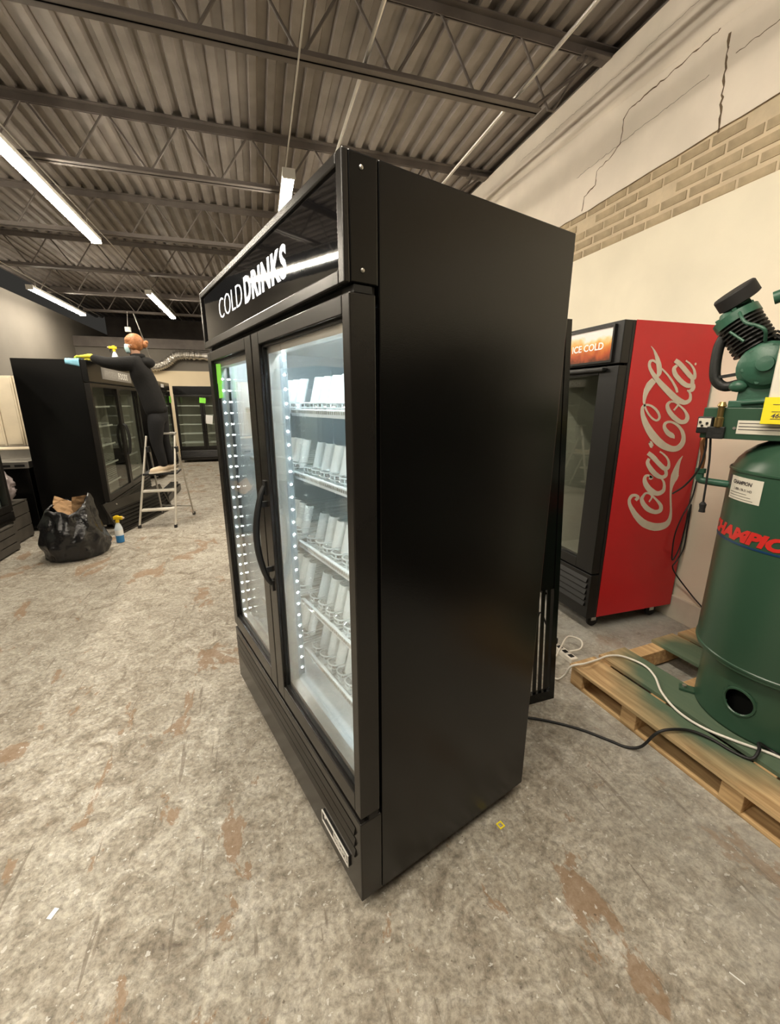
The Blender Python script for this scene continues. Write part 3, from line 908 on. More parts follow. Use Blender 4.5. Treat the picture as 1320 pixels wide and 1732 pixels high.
# ------------------------------------------------------------------ general glass-door cooler used for the other units
def cooler(name, label, loc, rz, W, D, H, nd, cat='cooler', header=0.20, base=0.36, zb=0.06, handles=True, shelves=5, liner='liner_dark', side=None, glassm='glass_dim', slats=4, wheel=0.028, group=None, hl=0.055, hr=0.055):
    t = thing(name, label, cat, loc, rz, group)
    h = W / 2
    for s in (-1, 1):
        MB().box(min(s * h, s * (h - .03)), max(s * h, s * (h - .03)), 0.061, D, zb, H).build('side_panel', 'black', t, bevel=0.003)
    MB().box(-h + .03, h - .03, D - .03, D - .004, zb, H).build('back_panel', 'black', t)
    MB().box(-h + .03, h - .03, 0.08, D - .03, H - .03, H - .002).build('roof_panel', 'black', t)
    MB().box(-h + .03, h - .03, 0.08, D - .03, zb, base - .012).build('machine_housing', 'black_plastic', t)
    zt = H - header - .03
    l = MB(); a = h - .031
    l.box(-a, a, D - .06, D - .05, base, zt); l.box(-a, -a + .015, .085, D - .06, base, zt); l.box(a - .015, a, .085, D - .06, base, zt)
    l.box(-a, a, .085, D - .06, base - .01, base); l.box(-a, a, .085, D - .06, zt, zt + .01)
    l.build('liner', liner, t)
    MB().box(-h, h, 0.0, 0.0605, H - header, H).build('header', 'black', t, bevel=0.004)
    MB().box(-h, h, 0.0, 0.0605, zb, base - .02).build('base_panel', 'black_front', t, bevel=0.004)
    for k in range(slats):
        z = base - .06 - k * (base - zb - .12) / max(1, slats)
        MB().add([(-h + .03, -.001, z - .02), (h - .03, -.001, z - .02), (h - .03, -.001, z + .012), (-h + .03, -.001, z + .012), (-h + .03, -.014, z - .016), (h - .03, -.014, z - .016)],
                 [(4, 5, 2, 3), (0, 1, 5, 4), (0, 4, 3), (1, 2, 5), (0, 3, 2, 1)]).build('louvre_slat', 'black_front', t)
    dw = W / nd
    for i in range(nd):
        x0, x1 = -h + i * dw + .003, -h + (i + 1) * dw - .003
        d = MB().frame(x0, x1, base - .01, H - header - .012, hl, hr, .07, .045, 0.0, 0.06).build('door', 'black_front', t, bevel=0.003)
        g = MB().box(x0 + hl - .005, x1 - hr + .005, .018, .023, base + .05, H - header - .05)
        g.build('glass', glassm, d)
        if handles:
            hx = (x1 - .03) if i % 2 == 0 else (x0 + .03)
            pts = spline([(hx, -.002, 1.24), (hx, -.03, 1.20), (hx, -.05, 1.05), (hx, -.03, .86), (hx, -.002, .82)], 6)
            MB().tube(pts, .011, 8).build('handle', 'black_plastic', d, smooth=True)
        xs0, xs1 = -h + i * dw + .05, -h + (i + 1) * dw - .05
        for k in range(shelves):
            z = base + .06 + (zt - base - .16) * (k + .35) / shelves
            s = MB()
            for q in range(9):
                yy = .13 + (D - .22) * q / 8
                s.box(xs0, xs1, yy - .0025, yy + .0025, z - .005, z)
            s.box(xs0, xs1, .118, .126, z - .010, z + .010)
            s.build('wire_shelf', 'shelf', t)
        if i:
            MB().box(x0 - .035, x0 + .03, .065, .165, base, zt).build('door_post', 'black_plastic', t)
    for sx in (-1, 1):
        for yy in (.12, D - .1):
            caster(t, sx * (h - .07), yy, wheel, zb + .002)
    return t

# big black freezer on the left, side panel towards the camera, front facing +x
fz = cooler('display_freezer', 'large black two-door freezer the person is wiping, lettered header', (-1.83, 6.825, 0), R(90), 2.05, 0.71, 2.0, 2, cat='freezer', header=0.235, base=0.36)
fp = MB().box(-0.56, 0.72, -0.004, 0.001, 1.815, 1.955).build('header_sign', mat('grey_sign_face', (0.30, 0.29, 0.28), 0.35, var=0.1, scale=5), fz)
text('lettering', 'FROZEN', 0.115, mat('dim_lettering', (0.42, 0.41, 0.39), 0.5), fp, front_at(0.06, -0.0045, 1.845), bold=0.002, depth=0.0005, align='RIGHT', sx=1.15)
text('lettering', 'FOODS', 0.115, 'white_ink', fp, front_at(0.10, -0.0045, 1.845), bold=0.003, depth=0.0005, align='LEFT', sx=1.15)
# cooler further down the same row
mc = cooler('display_cooler', 'black two-door cooler beyond the person, lime tag on its glass', (-2.0, 10.55, 0), R(90), 1.9, 0.72, 1.97, 2, header=0.17, base=0.34, group='far black coolers')
# far row facing the camera
for k, (x, lab) in enumerate(((-1.28, 'far black two-door cooler by the back wall, lime tag and paper on its door'), (0.06, 'black two-door cooler at the back wall, hidden by the tall cooler'))):
    cooler('display_cooler', lab, (x - 0.10, 12.05, 0), 0, 1.30, 0.74, 1.93, 2, header=0.20, base=0.36, group='far black coolers', slats=5, liner='liner_dark')
def note(name, loc, rz, w, h, m, lab, cat, tilt=0.0):
    o = MB().box(-w / 2, w / 2, -.0012, 0, -h / 2, h / 2).build(name, m)
    o.location = loc; o.rotation_euler = (0, tilt, rz)
    return tag(o, lab, cat)
note('paper_tag', (-1.36, 12.045, 1.58), 0, 0.15, 0.13, 'green_tag', 'lime tag on the far cooler door at the back wall', 'paper tag', 0.1)
note('paper_tag', (-1.978, 11.3, 1.60), R(90), 0.24, 0.15, 'green_tag', 'lime tag on the cooler beyond the person', 'paper tag')
note('paper_sheet', (-1.25, 12.045, 1.10), 0, 0.17, 0.22, 'paper', 'white paper taped on the far cooler door', 'paper', 0.15)
note('paper_tag', (-1.996, 10.7, 1.89), R(90), 0.30, 0.07, 'paper', 'white sticker on the header of the cooler beyond the person', 'sticker')
# cooler cut by the left edge of the photo
lc = cooler('display_cooler', 'black glass-door cooler cut by the left edge of the photo', (-2.60, 4.75, 0), R(90), 1.20, 0.70, 1.95, 2, header=0.2, base=0.42, zb=0.30, liner='liner', wheel=0.02, handles=False)
# unseen coolers added for dark reflections in the tall cooler's side and doors
for k, (y, lab) in enumerate(((-0.38, 'added unseen black cooler right of the camera, darkening the tall cooler side'), (-1.72, 'added unseen black cooler behind the camera by the right wall'))):
    cooler('display_cooler', lab, (2.02, y, 0), R(-90), 1.30, 0.74, 1.95, 2, shelves=3, slats=2, liner='black_plastic', group='unseen black coolers added right of the camera')
for k, (y, lab) in enumerate(((0.9, 'added unseen black cooler left of the camera, mirrored in the tall cooler doors'), (2.35, 'added unseen black cooler left of the camera, next to the cut-off one'))):
    cooler('display_cooler', lab, (-2.6, y, 0), R(90), 1.30, 0.74, 1.98, 2, shelves=3, slats=2, group='unseen black coolers added left of the camera')

# ------------------------------------------------------------------ red-sided single-door cooler by the right wall
ck = cooler('drinks_cooler', 'single-door cooler with red side panel and white script lettering, by the right wall', (2.03, 2.40, 0), R(-90), 0.66, 0.745, 1.99, 1, header=0.235, base=0.44, zb=0.105, slats=5, shelves=0, liner='liner_dark', handles=False, wheel=0.045, hr=0.15, hl=0.05)
for o in list(ck.children):
    if o.name.startswith('side_panel') and o.data.vertices[0].co.x > 0:
        o.data.materials[0] = M['black_plastic']
for o in list(ck.children):
    if o.data and o.name.split('.')[0] in ('base_panel', 'louvre_slat', 'door', 'header'):
        o.data.materials[0] = M['black_shade']
rp = MB().box(0.330, 0.3335, 0.082, 0.743, 0.108, 1.992).build('red_side', 'red', ck, bevel=0.001)
sg = MB().frame(-0.30, 0.275, 1.765, 1.975, .012, .012, .012, .012, -0.014, 0.0).build('sign_frame', 'black_front', ck)
pr = MB().box(-0.288, 0.263, -0.006, 0.0, 1.777, 1.963).build('sign_print', 'print', sg)
text('lettering', 'ICE COLD', 0.058, 'white_ink', sg, front_at(0.06, -0.0068, 1.845), bold=0.0012, depth=0.0004, align='CENTER', sx=1.05)
MB().box(-0.29, 0.24, -0.035, 0.0, 1.715, 1.735).build('door_pull', 'black_plastic', ck, bevel=0.006)
# script lettering on the red side: ribbons of vinyl, (front distance, height) pairs in millimetres
LOGO = [[[219,910,199,926],[223,913,203,930],[228,917,208,934],[233,921,212,937],[238,926,214,939],[240,935,214,937],[235,944,215,935],[228,950,214,936],[220,954,210,939],[212,958,205,941],[204,960,202,942],[196,962,198,943],[188,962,193,943],[180,962,189,943],[172,961,185,942],[164,958,182,940],[158,953,179,938],[153,948,176,934],[149,941,173,930],[147,934,171,925],[145,927,170,921],[145,920,171,917],[146,912,172,912],[148,905,174,907],[150,897,177,901],[154,890,181,895],[158,881,186,889],[163,873,191,882],[168,864,197,875],[175,855,205,868],[181,846,213,860],[188,836,221,851],[196,826,230,842],[205,815,240,833],[215,803,250,825],[227,791,261,816],[239,779,274,806],[252,767,287,797],[267,754,301,787],[285,741,315,779],[304,729,328,773],[325,719,343,766],[347,710,360,760],[370,702,377,755],[393,696,394,750],[415,691,409,747],[438,690,424,745],[460,690,440,744],[480,693,455,743],[498,697,470,744],[514,703,481,745],[527,711,489,747],[536,720,496,749],[543,730,503,753],[546,741,509,759],[549,752,514,766],[550,764,518,773],[549,776,520,783],[547,789,522,793],[545,801,522,805],[542,814,522,816],[539,826,521,828],[536,839,518,840],[532,851,516,852],[529,863,512,864],[526,876,509,876],[522,888,506,889],[519,901,503,901],[516,913,500,914],[513,925,497,926],[511,936,495,937],[510,945,493,947],[509,953,491,955],[508,961,490,964],[509,969,488,972],[509,977,487,980],[511,984,485,989],[512,992,483,998],[515,1000,481,1007],[518,1007,480,1016],[521,1014,478,1025],[524,1021,478,1035],[529,1027,477,1044],[534,1034,477,1053],[539,1042,477,1061],[542,1052,477,1069],[543,1062,479,1078],[542,1073,482,1086],[540,1083,486,1096],[539,1094,489,1106],[538,1104,493,1115],[538,1114,497,1125],[538,1124,501,1135],[538,1134,506,1144],[539,1144,511,1153],[540,1153,516,1162],[541,1162,522,1170],[543,1170,528,1177],[546,1177,535,1183],[548,1185,541,1189],[551,1193,547,1195]],[[513,1040,503,1048],[518,1043,506,1052],[524,1045,509,1057],[530,1047,511,1061],[535,1049,515,1065],[539,1051,519,1068],[541,1053,524,1070],[542,1055,529,1070],[543,1058,534,1069],[544,1061,539,1068],[546,1064,543,1067]],[[262,951,279,943],[258,947,278,937],[254,944,276,932],[250,939,274,928],[246,933,274,924],[244,925,275,921],[246,916,277,917],[248,908,281,913],[252,899,285,907],[258,890,290,902],[264,881,295,896],[273,872,302,889],[282,863,311,882],[293,853,320,875],[305,844,329,868],[318,836,338,863],[333,829,347,857],[347,823,358,852],[363,818,370,847],[377,814,380,843],[392,811,389,840],[405,810,397,839],[418,811,405,839],[429,813,411,840],[440,817,416,842],[448,822,419,843],[453,830,420,845],[455,839,421,848],[455,849,421,853],[452,858,420,858],[448,868,419,862],[440,877,416,867],[431,885,411,874],[422,893,404,881],[412,900,397,889],[403,906,389,896],[394,913,381,903],[384,920,373,910],[375,926,364,916],[366,933,356,923],[358,938,348,929],[350,944,340,934],[342,949,333,939],[335,954,326,944],[327,958,320,948],[319,962,315,950],[311,965,309,952],[303,966,303,954],[295,967,298,954],[288,967,293,954],[281,966,290,954],[275,964,287,952],[270,960,285,950],[266,957,283,947],[263,953,281,942],[260,951,278,939]],[[331,942,344,943],[332,939,345,940],[334,936,346,937],[335,933,348,933],[335,931,349,929],[335,928,348,924],[334,924,346,918],[331,919,343,913],[327,914,339,907],[323,908,334,902],[320,902,331,896]],[[290,1052,294,1078],[294,1051,299,1076],[300,1050,305,1075],[306,1048,310,1073],[313,1047,311,1072],[329,1056,298,1064],[323,1067,301,1057],[317,1071,300,1059],[310,1075,297,1063],[303,1079,294,1066],[296,1081,291,1068],[289,1083,287,1069],[281,1085,282,1070],[274,1085,277,1070],[266,1085,274,1070],[258,1083,273,1069],[253,1079,272,1067],[248,1074,271,1064],[245,1068,271,1061],[243,1062,272,1057],[243,1054,273,1052],[244,1046,276,1047],[245,1037,280,1041],[249,1028,284,1035],[253,1018,290,1029],[259,1009,295,1023],[267,999,302,1017],[276,989,310,1010],[286,980,318,1003],[298,970,327,997],[311,962,335,991],[325,954,345,986],[340,948,355,980],[356,942,366,974],[372,938,376,970],[388,936,383,968],[403,937,389,967],[416,940,397,968],[427,945,404,970],[436,950,411,972],[443,957,416,975],[448,964,419,977],[450,973,421,981],[449,981,422,986],[448,989,422,992],[447,996,422,998],[445,1003,422,1004],[442,1010,420,1009],[439,1017,419,1015],[435,1024,416,1021],[430,1031,413,1026],[424,1037,410,1031],[418,1042,406,1036],[412,1048,401,1041],[406,1052,395,1046],[400,1057,390,1051]],[[257,1191,278,1183],[255,1186,277,1178],[252,1181,275,1172],[248,1176,274,1167],[246,1169,274,1164],[246,1160,276,1161],[249,1152,278,1157],[252,1144,282,1153],[258,1136,287,1148],[264,1128,293,1142],[271,1120,300,1136],[279,1111,309,1128],[289,1101,318,1120],[301,1092,329,1112],[313,1082,339,1104],[326,1073,348,1097],[339,1066,358,1091],[352,1060,368,1085],[366,1054,378,1079],[380,1050,387,1075],[394,1047,393,1073],[408,1047,399,1072],[420,1049,405,1072],[430,1052,411,1074],[439,1058,415,1076],[445,1065,417,1077],[447,1073,418,1079],[446,1082,418,1084],[443,1092,416,1089],[438,1101,413,1096],[432,1109,409,1102],[423,1118,404,1108],[414,1126,397,1116],[403,1134,389,1124],[392,1141,380,1131],[382,1149,370,1139],[371,1156,361,1146],[360,1163,350,1154],[348,1171,339,1161],[337,1177,329,1167],[326,1183,320,1173],[317,1187,312,1176],[308,1191,304,1179],[300,1193,297,1180],[292,1195,289,1182],[285,1198,281,1184]],[[242,1213,259,1234],[250,1208,267,1230],[258,1203,275,1226],[266,1199,284,1221],[273,1194,294,1216],[282,1188,305,1209],[292,1181,317,1201],[304,1171,330,1191],[316,1162,342,1181],[329,1152,354,1171],[342,1142,366,1163],[353,1134,377,1155],[365,1126,388,1147],[377,1118,399,1140],[389,1111,407,1134],[402,1105,413,1131],[415,1102,416,1130],[427,1102,418,1129],[437,1104,421,1129],[445,1108,424,1129],[450,1113,426,1129],[454,1120,428,1130],[455,1127,429,1133],[455,1134,430,1138],[453,1142,430,1144],[451,1149,430,1149],[448,1156,428,1154],[444,1164,425,1161],[439,1171,422,1167],[433,1178,417,1173],[426,1185,413,1179],[419,1192,407,1184],[411,1198,401,1190],[403,1203,393,1195],[395,1209,386,1200],[387,1214,379,1205],[379,1218,372,1210],[371,1223,365,1214],[364,1226,357,1218],[356,1230,350,1221],[349,1234,343,1225]],[[251,1291,251,1292],[253,1288,250,1294],[256,1286,248,1297],[249,1285,255,1299],[244,1286,263,1296],[243,1284,267,1294],[245,1281,272,1289],[248,1275,277,1284],[253,1269,281,1277],[257,1263,285,1272],[262,1258,287,1268],[266,1256,286,1266],[272,1254,282,1266],[279,1254,277,1266],[278,1257,278,1263],[279,1259,279,1261]],[[453,1311,450,1308],[451,1316,443,1310],[450,1320,437,1311],[449,1326,430,1312],[445,1331,425,1313],[439,1337,419,1314],[430,1343,413,1316],[421,1347,405,1320],[412,1351,395,1325],[404,1354,384,1330],[398,1358,374,1337],[391,1362,365,1345],[383,1368,357,1353],[375,1373,349,1362],[369,1379,343,1371],[365,1383,339,1379],[363,1387,337,1387],[361,1391,337,1394],[361,1395,338,1401],[362,1398,342,1408],[364,1401,347,1413],[367,1403,355,1416],[372,1405,363,1419],[379,1407,373,1421],[387,1407,383,1421],[395,1407,394,1421],[403,1406,405,1419],[413,1403,417,1416],[424,1399,430,1412],[435,1395,442,1408],[444,1390,454,1403],[454,1384,466,1397],[463,1378,478,1390],[472,1371,489,1382],[481,1363,500,1374],[488,1356,510,1366],[494,1348,519,1357],[499,1340,526,1348],[504,1332,533,1338],[508,1324,539,1328],[510,1317,543,1317],[511,1309,546,1307],[511,1302,548,1297],[510,1294,549,1286],[508,1288,547,1276],[505,1282,544,1266],[500,1276,538,1256],[494,1271,530,1247],[487,1265,521,1239],[480,1262,509,1232],[473,1260,495,1227],[465,1260,479,1224],[456,1260,462,1223],[444,1262,445,1224],[432,1265,428,1227],[420,1269,411,1230],[407,1274,393,1235],[394,1279,375,1240],[380,1286,356,1247],[366,1294,338,1255],[353,1302,320,1264],[339,1310,302,1275],[325,1320,285,1286],[311,1331,268,1299],[296,1342,252,1311],[283,1353,237,1325],[269,1364,223,1339],[256,1376,210,1353],[242,1388,198,1368],[230,1400,187,1382],[219,1411,177,1396],[209,1422,169,1409],[200,1433,162,1422],[192,1443,156,1435],[184,1453,151,1447],[178,1462,147,1457],[173,1471,144,1468],[169,1479,142,1477],[166,1486,141,1486],[164,1493,141,1495],[164,1498,142,1503],[165,1502,145,1509],[166,1506,150,1515],[169,1509,157,1519],[173,1511,164,1523],[178,1512,173,1524],[184,1512,183,1525],[193,1512,193,1524],[203,1510,205,1522],[213,1507,217,1519],[222,1504,229,1515],[231,1499,240,1510],[242,1493,252,1504],[252,1486,264,1497],[261,1480,274,1489],[268,1473,283,1482],[275,1467,291,1474],[280,1461,297,1466],[285,1454,302,1458],[288,1449,306,1450],[290,1444,308,1443],[290,1441,307,1436],[288,1437,304,1430],[286,1434,300,1425],[283,1431,293,1421],[280,1430,286,1419],[276,1430,277,1418],[271,1431,269,1420],[264,1433,260,1423],[257,1436,250,1426],[249,1440,241,1431],[241,1445,232,1436],[233,1450,223,1443],[224,1457,213,1450],[215,1464,204,1457],[208,1471,196,1465],[200,1479,188,1474],[193,1487,180,1483],[186,1496,173,1492],[180,1505,167,1501],[175,1513,161,1509],[172,1520,157,1517],[170,1526,153,1525],[168,1533,150,1532],[168,1539,148,1540],[168,1547,146,1548],[169,1554,145,1557],[171,1562,143,1566],[173,1570,142,1576],[176,1578,142,1585],[179,1586,143,1595],[183,1594,144,1605],[188,1602,147,1615],[194,1609,150,1625],[199,1617,154,1635],[204,1623,158,1644],[208,1629,165,1652],[213,1635,172,1658],[218,1640,179,1664],[223,1647,186,1669],[228,1653,192,1674]],[[218,1669,216,1670],[226,1674,218,1678],[235,1678,221,1686],[243,1683,224,1693],[251,1690,225,1700],[257,1698,224,1705],[259,1708,223,1711],[259,1718,221,1718],[257,1728,219,1725],[254,1737,216,1733],[251,1746,213,1742],[247,1755,210,1749],[242,1764,207,1757],[236,1772,204,1765],[230,1781,200,1773],[224,1789,196,1781],[217,1797,192,1790],[209,1805,188,1799],[202,1813,183,1807],[194,1821,178,1815],[186,1828,174,1823],[179,1834,169,1830],[171,1840,164,1836],[164,1845,159,1842],[157,1849,153,1847],[150,1854,148,1853]],[[213,1763,206,1756],[208,1766,200,1759],[202,1770,194,1762],[196,1774,188,1765],[190,1778,183,1767],[182,1780,180,1768],[175,1781,177,1768],[168,1780,174,1767],[161,1779,171,1767],[155,1776,169,1765],[150,1772,167,1764],[147,1767,166,1762],[146,1761,165,1758],[145,1755,165,1754],[146,1748,166,1749],[148,1741,169,1744],[152,1733,172,1738],[156,1725,177,1732],[162,1716,184,1725],[169,1708,192,1718],[177,1698,200,1710],[186,1689,210,1702],[197,1678,222,1694],[209,1667,235,1685],[221,1657,248,1675],[235,1646,262,1666],[249,1634,277,1656],[264,1623,293,1646],[280,1611,310,1636],[297,1600,327,1626],[313,1589,343,1616],[329,1578,360,1606],[345,1568,376,1596],[362,1557,392,1587],[379,1548,406,1578],[396,1539,420,1571],[414,1532,433,1565],[431,1527,446,1559],[448,1523,459,1554],[465,1520,470,1550],[480,1518,478,1547],[495,1519,485,1546],[508,1522,492,1546],[518,1526,499,1547],[526,1531,505,1549],[533,1537,509,1551],[537,1544,512,1553],[539,1551,513,1556],[538,1558,514,1561],[537,1565,515,1566],[535,1570,514,1570],[533,1576,514,1574],[530,1582,512,1578],[526,1587,510,1582],[522,1591,508,1586],[518,1596,505,1590],[512,1600,502,1593],[506,1603,498,1595],[501,1606,494,1598],[496,1608,489,1601],[490,1611,484,1604]],[[250,1727,258,1734],[261,1720,269,1727],[271,1713,280,1721],[282,1706,291,1714],[293,1699,302,1707],[303,1692,313,1700],[312,1685,323,1692],[322,1677,333,1685],[331,1669,343,1677],[340,1661,353,1669],[349,1654,362,1661],[357,1646,371,1653],[365,1637,380,1644],[373,1629,389,1636],[380,1621,396,1628],[385,1615,403,1621],[390,1609,408,1614],[393,1604,411,1608],[396,1600,413,1603],[399,1595,415,1598],[402,1591,417,1594]],[[360,1543,373,1534],[355,1540,369,1530],[349,1537,364,1526],[343,1533,360,1522],[337,1527,359,1519],[334,1520,359,1516],[334,1511,361,1512],[336,1502,364,1506],[340,1493,369,1500],[345,1484,375,1493],[352,1474,381,1487],[360,1465,389,1481],[370,1456,397,1474],[380,1447,407,1467],[392,1439,417,1460],[403,1431,427,1454],[416,1424,438,1447],[430,1417,450,1440],[444,1410,461,1434],[459,1404,471,1429],[473,1400,479,1426],[488,1398,486,1425],[501,1398,492,1424],[513,1399,499,1425],[524,1402,504,1426],[533,1407,508,1427],[539,1413,510,1429],[544,1421,512,1432],[546,1429,513,1436],[546,1437,513,1440],[543,1446,513,1444],[538,1455,511,1449],[531,1463,507,1456],[522,1471,502,1463],[513,1479,496,1470],[504,1486,489,1477],[494,1493,482,1483],[484,1499,473,1490],[473,1505,463,1496],[463,1511,454,1502],[453,1516,444,1507],[443,1521,435,1513],[433,1526,426,1518],[424,1531,417,1523],[414,1535,409,1527],[405,1539,401,1530],[396,1541,394,1531],[388,1543,388,1532],[380,1543,381,1532],[373,1544,374,1532],[366,1545,367,1533]],[[419,1527,430,1531],[421,1524,432,1528],[424,1522,434,1526],[425,1520,437,1522],[426,1519,439,1518],[425,1516,438,1512],[423,1512,434,1506],[418,1506,429,1500],[413,1500,423,1494],[407,1493,417,1488],[401,1487,411,1481]],[[364,1757,379,1748],[359,1753,375,1743],[354,1750,370,1739],[348,1747,367,1736],[342,1742,366,1733],[339,1735,366,1730],[338,1727,367,1727],[339,1719,370,1722],[342,1711,373,1717],[346,1703,378,1712],[352,1694,383,1707],[359,1686,389,1701],[369,1678,397,1695],[379,1670,406,1689],[390,1662,416,1682],[401,1655,425,1676],[413,1648,436,1670],[426,1640,447,1663],[440,1634,458,1658],[454,1628,469,1653],[468,1624,477,1650],[481,1621,484,1648],[495,1620,491,1647],[507,1621,498,1646],[518,1623,502,1646],[529,1628,503,1646],[534,1636,504,1646],[536,1644,505,1649],[535,1653,505,1654],[533,1661,504,1659],[529,1669,503,1665],[524,1676,500,1670],[518,1683,497,1676],[510,1690,492,1682],[502,1697,486,1688],[493,1704,479,1694],[483,1710,470,1701],[471,1717,460,1708],[459,1724,450,1714],[448,1730,439,1721],[437,1735,429,1726],[427,1740,420,1731],[418,1744,412,1734],[409,1747,403,1737],[401,1750,395,1741],[392,1754,386,1744]],[[340,1769,356,1790],[348,1765,364,1787],[356,1761,372,1784],[364,1758,382,1781],[372,1754,392,1776],[380,1749,403,1770],[390,1743,415,1763],[401,1735,427,1755],[413,1727,440,1747],[425,1718,452,1738],[437,1710,464,1730],[449,1702,475,1722],[461,1694,487,1714],[472,1686,498,1706],[484,1679,507,1700],[495,1674,514,1696],[505,1670,518,1694],[516,1668,519,1692],[527,1668,518,1692],[536,1672,516,1690],[541,1677,515,1688],[543,1684,517,1689],[543,1691,518,1693],[541,1698,518,1698],[539,1705,517,1704],[536,1712,516,1710],[532,1718,513,1715],[528,1725,510,1720],[523,1731,507,1726],[517,1737,502,1731],[511,1743,498,1736],[505,1748,492,1741],[497,1753,486,1746],[490,1759,480,1751],[482,1763,473,1756],[474,1768,466,1760],[467,1772,459,1764],[459,1775,453,1767],[452,1778,446,1770],[445,1781,438,1773],[437,1785,431,1777]],[[501,1597,496,1606],[507,1597,501,1608],[513,1596,506,1610],[520,1596,509,1613],[527,1597,511,1615],[535,1599,511,1616],[541,1604,511,1618],[545,1608,512,1620],[547,1613,513,1623],[549,1618,513,1626],[550,1623,514,1629],[549,1628,515,1632],[548,1633,516,1634],[545,1637,517,1637],[543,1641,517,1641],[541,1645,518,1645]]]
lg = MB()
for ri, row in enumerate(LOGO):
    vs = []; ex = 0.0002 * ri
    for a, b, c, d in row:
        vs += [(0.3340, 0.060 + a / 1000, b / 1000), (0.3340, 0.060 + c / 1000, d / 1000), (0.3345 + ex, 0.060 + a / 1000, b / 1000), (0.3345 + ex, 0.060 + c / 1000, d / 1000)]
    fs = []
    for i in range(len(row) - 1):
        p, q = 4 * i, 4 * i + 4
        fs += [(p + 2, p + 3, q + 3, q + 2), (p, q, q + 2, p + 2), (p + 1, p + 3, q + 3, q + 1)]
    lg.add(vs, fs)
lg.lathe([(0.008, 0), (0.008, 0.0007)], 10, (0.334, 0.581, 1.763), 'X')
lg.build('script_lettering', 'logo', rp)

# ------------------------------------------------------------------ black slotted panel standing behind the tall cooler
bp = thing('slotted_panel', 'tall black slotted panel standing on end behind the tall cooler', 'panel', (1.40, 1.575, 0.0), 0)
bp.rotation_euler = (R(-4.6), 0, R(2))
PH, PW = 1.905, 0.50
MB().box(-PW, -PW + .03, 0, .03, 0.0, PH).build('frame_rail', 'black', bp)
MB().box(-.030, 0, 0, .03, 0.0, PH).build('frame_rail', 'black', bp)
MB().box(-PW + .03, -.03, 0, .03, 0.0, .05).build('end_rail', 'black', bp)
MB().box(-PW + .03, -.03, 0, .03, PH - .03, PH).build('end_rail', 'black', bp)
MB().box(-PW + .03, -.03, 0.004, .026, .62, PH - .03).build('blank_sheet', 'black', bp)
k = 0
x = -0.042
while x > -PW + .04:
    MB().box(x - .020, x, 0.010, .016, .05, .62).build('slat', 'black', bp)
    x -= 0.034

# ------------------------------------------------------------------ pallet
pal = thing('wooden_pallet', 'worn pine pallet with green overspray under the green tank', 'pallet', (1.552, 1.655, 0), R(5))
PLX, PLY = 1.06, -1.27
rp_ = random.Random(5)
for x, w in ((0.02, .11), (.46, .10), (PLX - .10, .10)):              # bottom boards
    MB().box(x, x + w, PLY, 0, 0.0, 0.018).build('bottom_board', 'wood', pal, bevel=0.002)
for y in (-.045, -.365, -.815, PLY + .045):                           # stringers across
    MB().box(0.012, PLX, y - .04, y + .04, 0.018, 0.110).build('stringer', 'wood', pal, bevel=0.003)
for x, w in ((0, .182), (.218, .205), (.65, .19), (.88, .17)):        # deck boards
    e = rp_.uniform(-.008, .008)
    MB().box(x, x + w, PLY + e, e * .5, 0.110, 0.128 + rp_.uniform(0, .002)).build('deck_board', 'wood_g', pal, bevel=0.002)

# ------------------------------------------------------------------ green air compressor on the pallet
AZ = R(63.9)
cp_ = thing('air_compressor', 'green upright tank air compressor standing on the pallet', 'compressor', (2.165, 1.06, 0.0), -AZ)
z0 = 0.131
prof = [(0.318, 0.432), (0.320, 0.45), (0.320, 1.245), (0.318, 1.262), (0.310, 1.275), (0.300, 1.300), (0.280, 1.328), (0.245, 1.358), (0.19, 1.385), (0.12, 1.402), (0.04, 1.41), (0.002, 1.41)]
tk = MB().lathe([(0.002, 0.40), (0.25, 0.405), (0.30, 0.42)] + prof, 72).build('tank', 'tank', cp_, smooth=True)
MB().lathe([(0.3195, 1.252), (0.3235, 1.255), (0.3235, 1.262), (0.3195, 1.266)], 72, cap=False).build('weld_seam', 'tank', tk, smooth=True)
MB().lathe([(0.3195, 0.446), (0.3235, 0.449), (0.3235, 0.456), (0.3195, 0.460)], 72, cap=False).build('weld_seam', 'tank', tk, smooth=True)
# skirt with a round hand hole
sk = MB(); n, rs = 72, 0.282
ha = R(-110); hz, hr = 0.285, 0.058
NS, NZ = 160, 30
zz = [z0 + (0.43 - z0) * i / NZ for i in range(NZ + 1)]
vs = [(rs * math.cos(2 * PI * k / NS), rs * math.sin(2 * PI * k / NS), z) for z in zz for k in range(NS)]
def inhole(k, i):
    a = 2 * PI * (k + .5) / NS; z = (zz[i] + zz[i + 1]) / 2
    da = (a - ha + PI) % (2 * PI) - PI
    return (da * rs) ** 2 + (z - hz) ** 2 < hr ** 2
fs = [(i * NS + k, i * NS + (k + 1) % NS, (i + 1) * NS + (k + 1) % NS, (i + 1) * NS + k) for i in range(NZ) for k in range(NS) if not inhole(k, i)]
sk.add(vs, fs)
so = sk.build('skirt', 'tank', cp_, smooth='all')
sd = so.modifiers.new('thick', 'SOLIDIFY'); sd.thickness = 0.006; sd.offset = -1
rim = MB()
rim.tube([(rs * 1.002 * math.cos(ha + hr / rs * math.cos(t)), rs * 1.002 * math.sin(ha + hr / rs * math.cos(t)), hz + hr * math.sin(t)) for t in [2 * PI * k / 40 for k in range(41)]], 0.006, 6)
rim.build('hole_rim', 'tank', so, smooth=True)
MB().lathe([(0.20, z0 + .01), (0.20, 0.40)], 32, cap=False).build('skirt_shade', 'inner_shade', so)  # near-black sleeve painting in the shade behind the hand hole
